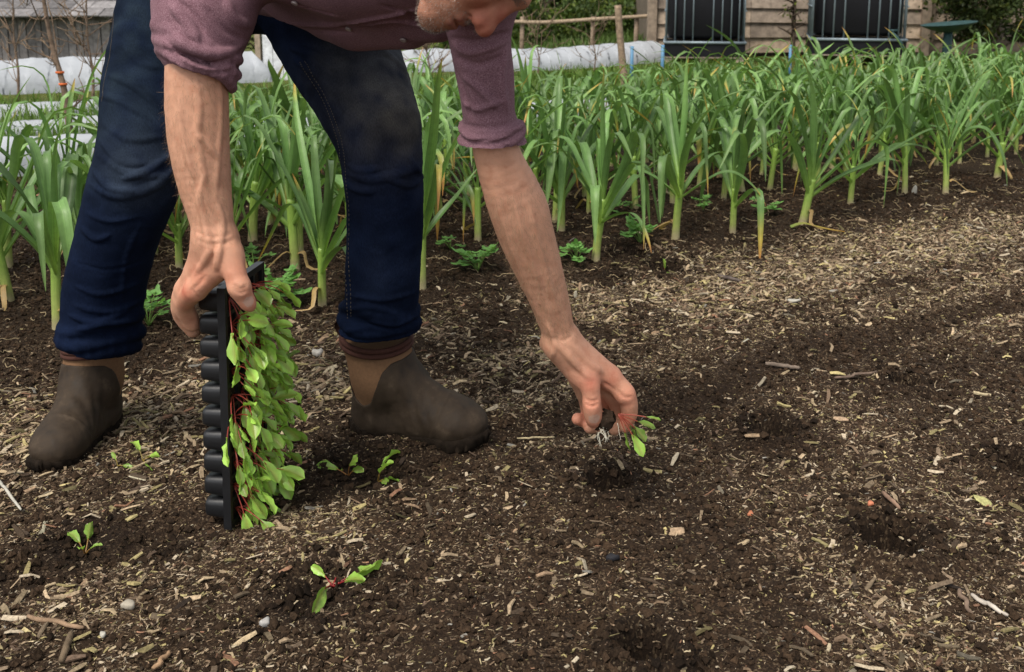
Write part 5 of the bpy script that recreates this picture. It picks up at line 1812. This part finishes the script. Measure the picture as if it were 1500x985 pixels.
def slab(name, cat, label, px, py, sx, sy, sz, col, seed, rz=0.0, tilt=0.2, mat='chip', stand=False):
    rg = np.random.default_rng(seed)
    g = ground(px, py)
    n = 18; a = np.linspace(0, 2 * math.pi, n, endpoint=False)
    jr = 1 + .16 * rg.normal(size=n)
    jr = (jr + np.roll(jr, 1)) / 2
    rr = []
    for q, s_ in ((-1, .8), (-.5, 1), (.5, .98), (1, .74)):
        rr.append(np.stack([np.sign(np.cos(a)) * np.abs(np.cos(a)) ** .8 * sx / 2 * jr * s_, np.sin(a) * sy / 2 * jr * s_, np.full(n, q * sz / 2) + .2 * sz * np.sin(a * 2 + seed)], 1))
    V = np.concatenate(rr)
    if stand: V = V[:, [0, 2, 1]]
    Rx = np.array([[1, 0, 0], [0, math.cos(tilt), -math.sin(tilt)], [0, math.sin(tilt), math.cos(tilt)]])
    V = V @ (rotz(rz) @ Rx).T
    mb = MB(); mb.add(V, [gridf(4, n, True), np.arange(n)[None, ::-1], (np.arange(n) + 3 * n)[None, :]], col)
    o = mb.build(name, M[mat], None, True)
    o.location = (g[0], g[1], float(ground_h(g[0], g[1])) + (sy * .42 if stand else sz * .55 + .001))
    return tag(o, label, cat)
slab('bark_flake', 'bark flake', 'large pale brown bark flake near the centre bottom right', 990, 775, .034, .020, .004, (.38, .27, .17), 1, .3)
slab('dead_leaf', 'leaf', 'yellowish dry leaf scrap near the right edge', 1440, 735, .024, .032, .0022, (.40, .38, .16), 2, .5)
slab('pebble', 'pebble', 'black shiny pebble below the middle of the bed', 898, 817, .020, .012, .010, (.018, .018, .022), 3, 0, .05, 'stone')
slab('pebble', 'pebble', 'small orange pebble above the big planting hole', 1275, 746, .012, .009, .007, (.55, .20, .11), 4, 0, .1, 'stone')
slab('pebble', 'pebble', 'small orange pebble left of the planting holes', 1100, 752, .011, .009, .007, (.50, .19, .10), 5, 0, .1, 'stone')
slab('pebble', 'pebble', 'cream pebble in the lower left soil below the seedling in dark soil', 187, 898, .018, .014, .010, (.38, .34, .27), 6, .2, .1, 'stone')
slab('pebble', 'pebble', 'white stone in crumbly soil below the lowest chard seedling', 388, 913, .016, .012, .010, (.40, .39, .37), 7, .6, .1, 'stone')
slab('pebble', 'pebble', 'round white grain at bottom left of centre', 152, 939, .008, .008, .007, (.42, .40, .34), 8, 0, 0, 'stone')
slab('pebble', 'pebble', 'white stone chip on the path above the right part of the bed', 1163, 436, .042, .012, .008, (.42, .40, .34), 9, .1, .1, 'stone')
slab('bark_flake', 'bark flake', 'brown bark flake right of the planting rows', 1233, 620, .036, .014, .004, (.40, .28, .18), 10, -.25)
slab('bark_flake', 'bark flake', 'broad flat brown flake left of the middle of the bed', 1105, 646, .044, .011, .004, (.33, .23, .14), 11, .0)
slab('plant_label', 'label', 'upright white scrap stuck in the soil among the right leeks', 1338, 297, .022, .042, .003, (.42, .40, .34), 12, .1, .15, 'stone', True)
slab('plant_label', 'label', 'small cream scrap in soil right of the reaching forearm', 843, 436, .012, .024, .003, (.55, .50, .38), 13, .3, .15, 'stone', True)
slab('pebble', 'pebble', 'pale grey stone lying left of the right boot', 465, 518, .026, .018, .014, (.48, .45, .40), 14, .3, .1, 'stone')
# fallen yellow leek leaf
g0 = ground(1158, 341); g1 = ground(1237, 345)
c = (g0 + g1) / 2
mb = MB(); rgx = np.random.default_rng(5)
P = spline([g0 - c + [0, 0, .02], (g0 - c) * .5 + [0, .02, .032], [0, .01, .024], (g1 - c) * .5 + [0, -.015, .02], g1 - c + [0, 0, .012]], 16)
w = .012 * np.clip(np.linspace(1.1, .1, 16), .1, 1)
V = np.stack([P + np.outer(w, [0, -1, -.1]), P + [0, 0, -.003], P + np.outer(w, [0, 1, .15])], 1).reshape(-1, 3)
k_ = np.repeat(np.linspace(0, 1, 16), 3)[:, None]
mb.add(V, gridf(16, 3), np.array([.22, .30, .07]) * (1 - k_) + np.array([.50, .28, .06]) * k_, np.stack([np.tile([0, .5, 1], 16), k_[:, 0]], 1))
o = mb.build('fallen_leaf', M['leek']); o.location = (c[0], c[1], float(ground_h(c[0], c[1])))
tag(o, 'yellowing strip of leek leaf lying on the soil before the leaning leek', 'leaf')

# ------------------------------------------------------------------ mulch of wood chips and soil crumbs
def scatter_points(n, rg, ymin=1.08, ymax=5.6):
    Yv = rg.uniform(0, 1, n)
    # even per area near by, thinning with distance
    Yv = ymin + (ymax - ymin) * Yv ** 1.15
    keep = rg.random(n) < (0.62 * Yv + .30) / (.62 * ymax + .30)
    Yv = Yv[keep]
    X = rg.uniform(-1, 1, len(Yv)) * (0.56 * Yv + .52)
    return X, Yv
PAL = 1.12 * np.array([(.47, .36, .22), (.40, .30, .19), (.33, .245, .155), (.25, .17, .105), (.20, .145, .095), (.14, .095, .06), (.40, .33, .15), (.31, .26, .12), (.55, .47, .34), (.28, .15, .09), (.62, .58, .50), (.105, .07, .047)])
PW = np.array([15, 15, 13, 11, 9, 8, 8, 7, 6, 2.5, 2.2, 8.0]); PW = PW / PW.sum()
def chips(n, seed, lmin, lmax, powr, lift, bedk=1.0):
    rg = np.random.default_rng(seed)
    X, Y = scatter_points(n, rg)
    d = mulch(X, Y)
    uu_, vv_ = uv_bed(X, Y)
    k = rg.random(len(X)) < d * (1 - (1 - bedk) * sstep(-.72, -.98, vv_ + .06 * n2(X, Y, 3, 77, 2)))
    X, Y, d = X[k], Y[k], d[k]
    m = len(X)
    L = lmin + (lmax - lmin) * rg.random(m) ** powr
    asp = rg.uniform(.10, .55, m) ** 1.15
    W = np.clip(L * asp, .0012, .010); T = W * rg.uniform(.12, .45, m)
    a = rg.uniform(0, math.pi, m)
    # many lie roughly along the bed
    a = np.where(rg.random(m) < .35, math.atan2(U2[1], U2[0]) + rg.normal(size=m) * .5, a)
    pit_ = rg.normal(size=m) * .22; rol = rg.normal(size=m) * .35
    dx = np.stack([np.cos(a) * np.cos(pit_), np.sin(a) * np.cos(pit_), np.sin(pit_)], 1)
    sy = np.stack([-np.sin(a), np.cos(a), np.zeros(m)], 1)
    nz = np.cross(dx, sy)
    sy2 = sy * np.cos(rol)[:, None] + nz * np.sin(rol)[:, None]; nz2 = np.cross(dx, sy2)
    z = ground_h(X, Y)
    c = np.stack([X, Y, z + T * .3 + lift * rg.random(m) + np.abs(np.sin(pit_)) * L * .22], 1)
    bend = rg.normal(size=m) * .10
    V = []
    for s_ in (-1, 0, 1):
        wv = (.55 + .45 * rg.random(m)) if s_ else np.ones(m)
        off = dx * (s_ * L / 2)[:, None] + nz2 * ((1 - s_ * s_) * bend * L)[:, None] + sy2 * (rg.normal(size=m) * W * .18)[:, None]
        for (p, q) in ((-1, -1), (1, -1), (1, 1), (-1, 1)):
            V.append(c + off + sy2 * (p * W / 2 * wv * rg.uniform(.6, 1.0, m))[:, None] + nz2 * (q * T / 2 * wv)[:, None])
    V = np.stack(V, 1).reshape(-1, 3)
    base = []
    for s_ in (0, 4):
        for e in range(4):
            base.append([s_ + e, s_ + (e + 1) % 4, s_ + 4 + (e + 1) % 4, s_ + 4 + e])
    base += [[3, 2, 1, 0], [8, 9, 10, 11]]
    Fq = (np.arange(m)[:, None, None] * 12 + np.array(base)[None]).reshape(-1, 4)
    pal = PAL[rg.choice(len(PAL), m, p=PW)] * rg.uniform(.6, 1.15, m)[:, None]
    dirt = rg.random(m) < .50 * (1.15 - d) + .12
    pal = np.where(dirt[:, None], pal * rg.uniform(.22, .65, m)[:, None], pal)
    pal = np.minimum(pal, np.array([.46, .38, .27]))
    C = np.repeat(pal, 12, 0)
    mb = MB(); mb.add(V, Fq, C)
    return mb, m
mbc, m1 = chips(1250000, 201, .0020, .0115, 1.9, .0006, 1.0)
mbc2, m2 = chips(390000, 202, .008, .042, 3.4, .002, .17)
print('chips', m1, m2)
o = mbc.build('fine_mulch', M['chip'], None, False)
tag(o, 'fine scraps of shredded wood strewn over the dark soil', 'mulch', None, 'stuff')
o = mbc2.build('wood_chip_mulch', M['chip'], None, False)
tag(o, 'coarse pale wood chips covering the path and bed', 'mulch', None, 'stuff')
def crumbs(n, seed):
    rg = np.random.default_rng(seed)
    X, Y = scatter_points(n, rg, 1.08, 4.8)
    d = mulch(X, Y)
    k = rg.random(len(X)) < (1.0 - .75 * d)
    for hx, hy, r, dd in HP:
        if dd > .03: k &= (np.hypot(X - hx, Y - hy) > 1.05 * r) | (rg.random(len(X)) < .10)
    X, Y = X[k], Y[k]; m = len(X)
    oct_ = np.array([[1, 0, 0], [0, 1, 0], [-1, 0, 0], [0, -1, 0], [0, 0, 1], [0, 0, -1], [.6, .6, .55], [-.6, .6, .55], [-.6, -.6, .55], [.6, -.6, .55]])
    Ft = np.array([[0, 6, 4], [6, 1, 4], [1, 7, 4], [7, 2, 4], [2, 8, 4], [8, 3, 4], [3, 9, 4], [9, 0, 4], [0, 1, 6], [1, 2, 7], [2, 3, 8], [3, 0, 9], [1, 0, 5], [2, 1, 5], [3, 2, 5], [0, 3, 5]])
    s = .0012 + .0062 * rg.random(m) ** 4.5
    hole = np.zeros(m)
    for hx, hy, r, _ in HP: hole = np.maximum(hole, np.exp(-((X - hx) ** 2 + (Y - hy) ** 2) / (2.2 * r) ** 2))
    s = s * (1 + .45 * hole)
    V = oct_[None] * (1 + .32 * rg.normal(size=(m, 10, 1))) * s[:, None, None] * rg.uniform(.7, 1.3, (m, 1, 3))
    a = rg.uniform(0, 6.28, m); ca, sa = np.cos(a)[:, None], np.sin(a)[:, None]
    V = np.stack([V[..., 0] * ca - V[..., 1] * sa, V[..., 0] * sa + V[..., 1] * ca, V[..., 2]], -1)
    V = V + np.stack([X, Y, ground_h(X, Y) + s * .25], 1)[:, None]
    c = np.array([.033, .0205, .012]) * rg.uniform(.4, 1.8, m)[:, None] * (1 - .45 * hole)[:, None]  # crumbs darker at the holes: damp, with the pits' shade painted in
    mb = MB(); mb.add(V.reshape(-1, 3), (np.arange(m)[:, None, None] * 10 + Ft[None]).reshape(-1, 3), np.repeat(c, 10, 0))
    return mb, m
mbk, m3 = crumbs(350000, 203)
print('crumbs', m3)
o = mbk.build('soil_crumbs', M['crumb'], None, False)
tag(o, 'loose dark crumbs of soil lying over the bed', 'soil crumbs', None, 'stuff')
# thin dry root threads and straws on the leek bed
rg = np.random.default_rng(204)
mb = MB()
for _ in range(750):
    u = rg.uniform(-1.6, 4.5); v = rg.uniform(-.5, .75)
    x, y = bed_xy(u, v)
    px, py = proj((x, y, 0))
    if px < -40 or px > 1540: continue
    a = rg.uniform(0, 6.28); L = rg.uniform(.02, .09)
    P = []
    for q in range(6):
        P.append([x, y, float(ground_h(x, y)) + .004 + .010 * rg.random()])
        a += rg.normal() * .6; x += math.cos(a) * L / 6; y += math.sin(a) * L / 6
    mb.add(*tube(spline(P, 9), .0007 + .0006 * rg.random(), 4, False), np.array([.40, .31, .18]) * rg.uniform(.5, 1.2))
o = mb.build('dry_roots', M['chip'])
tag(o, 'tangle of thin dry straw and roots over the soil of the leek bed', 'dry roots', None, 'stuff')
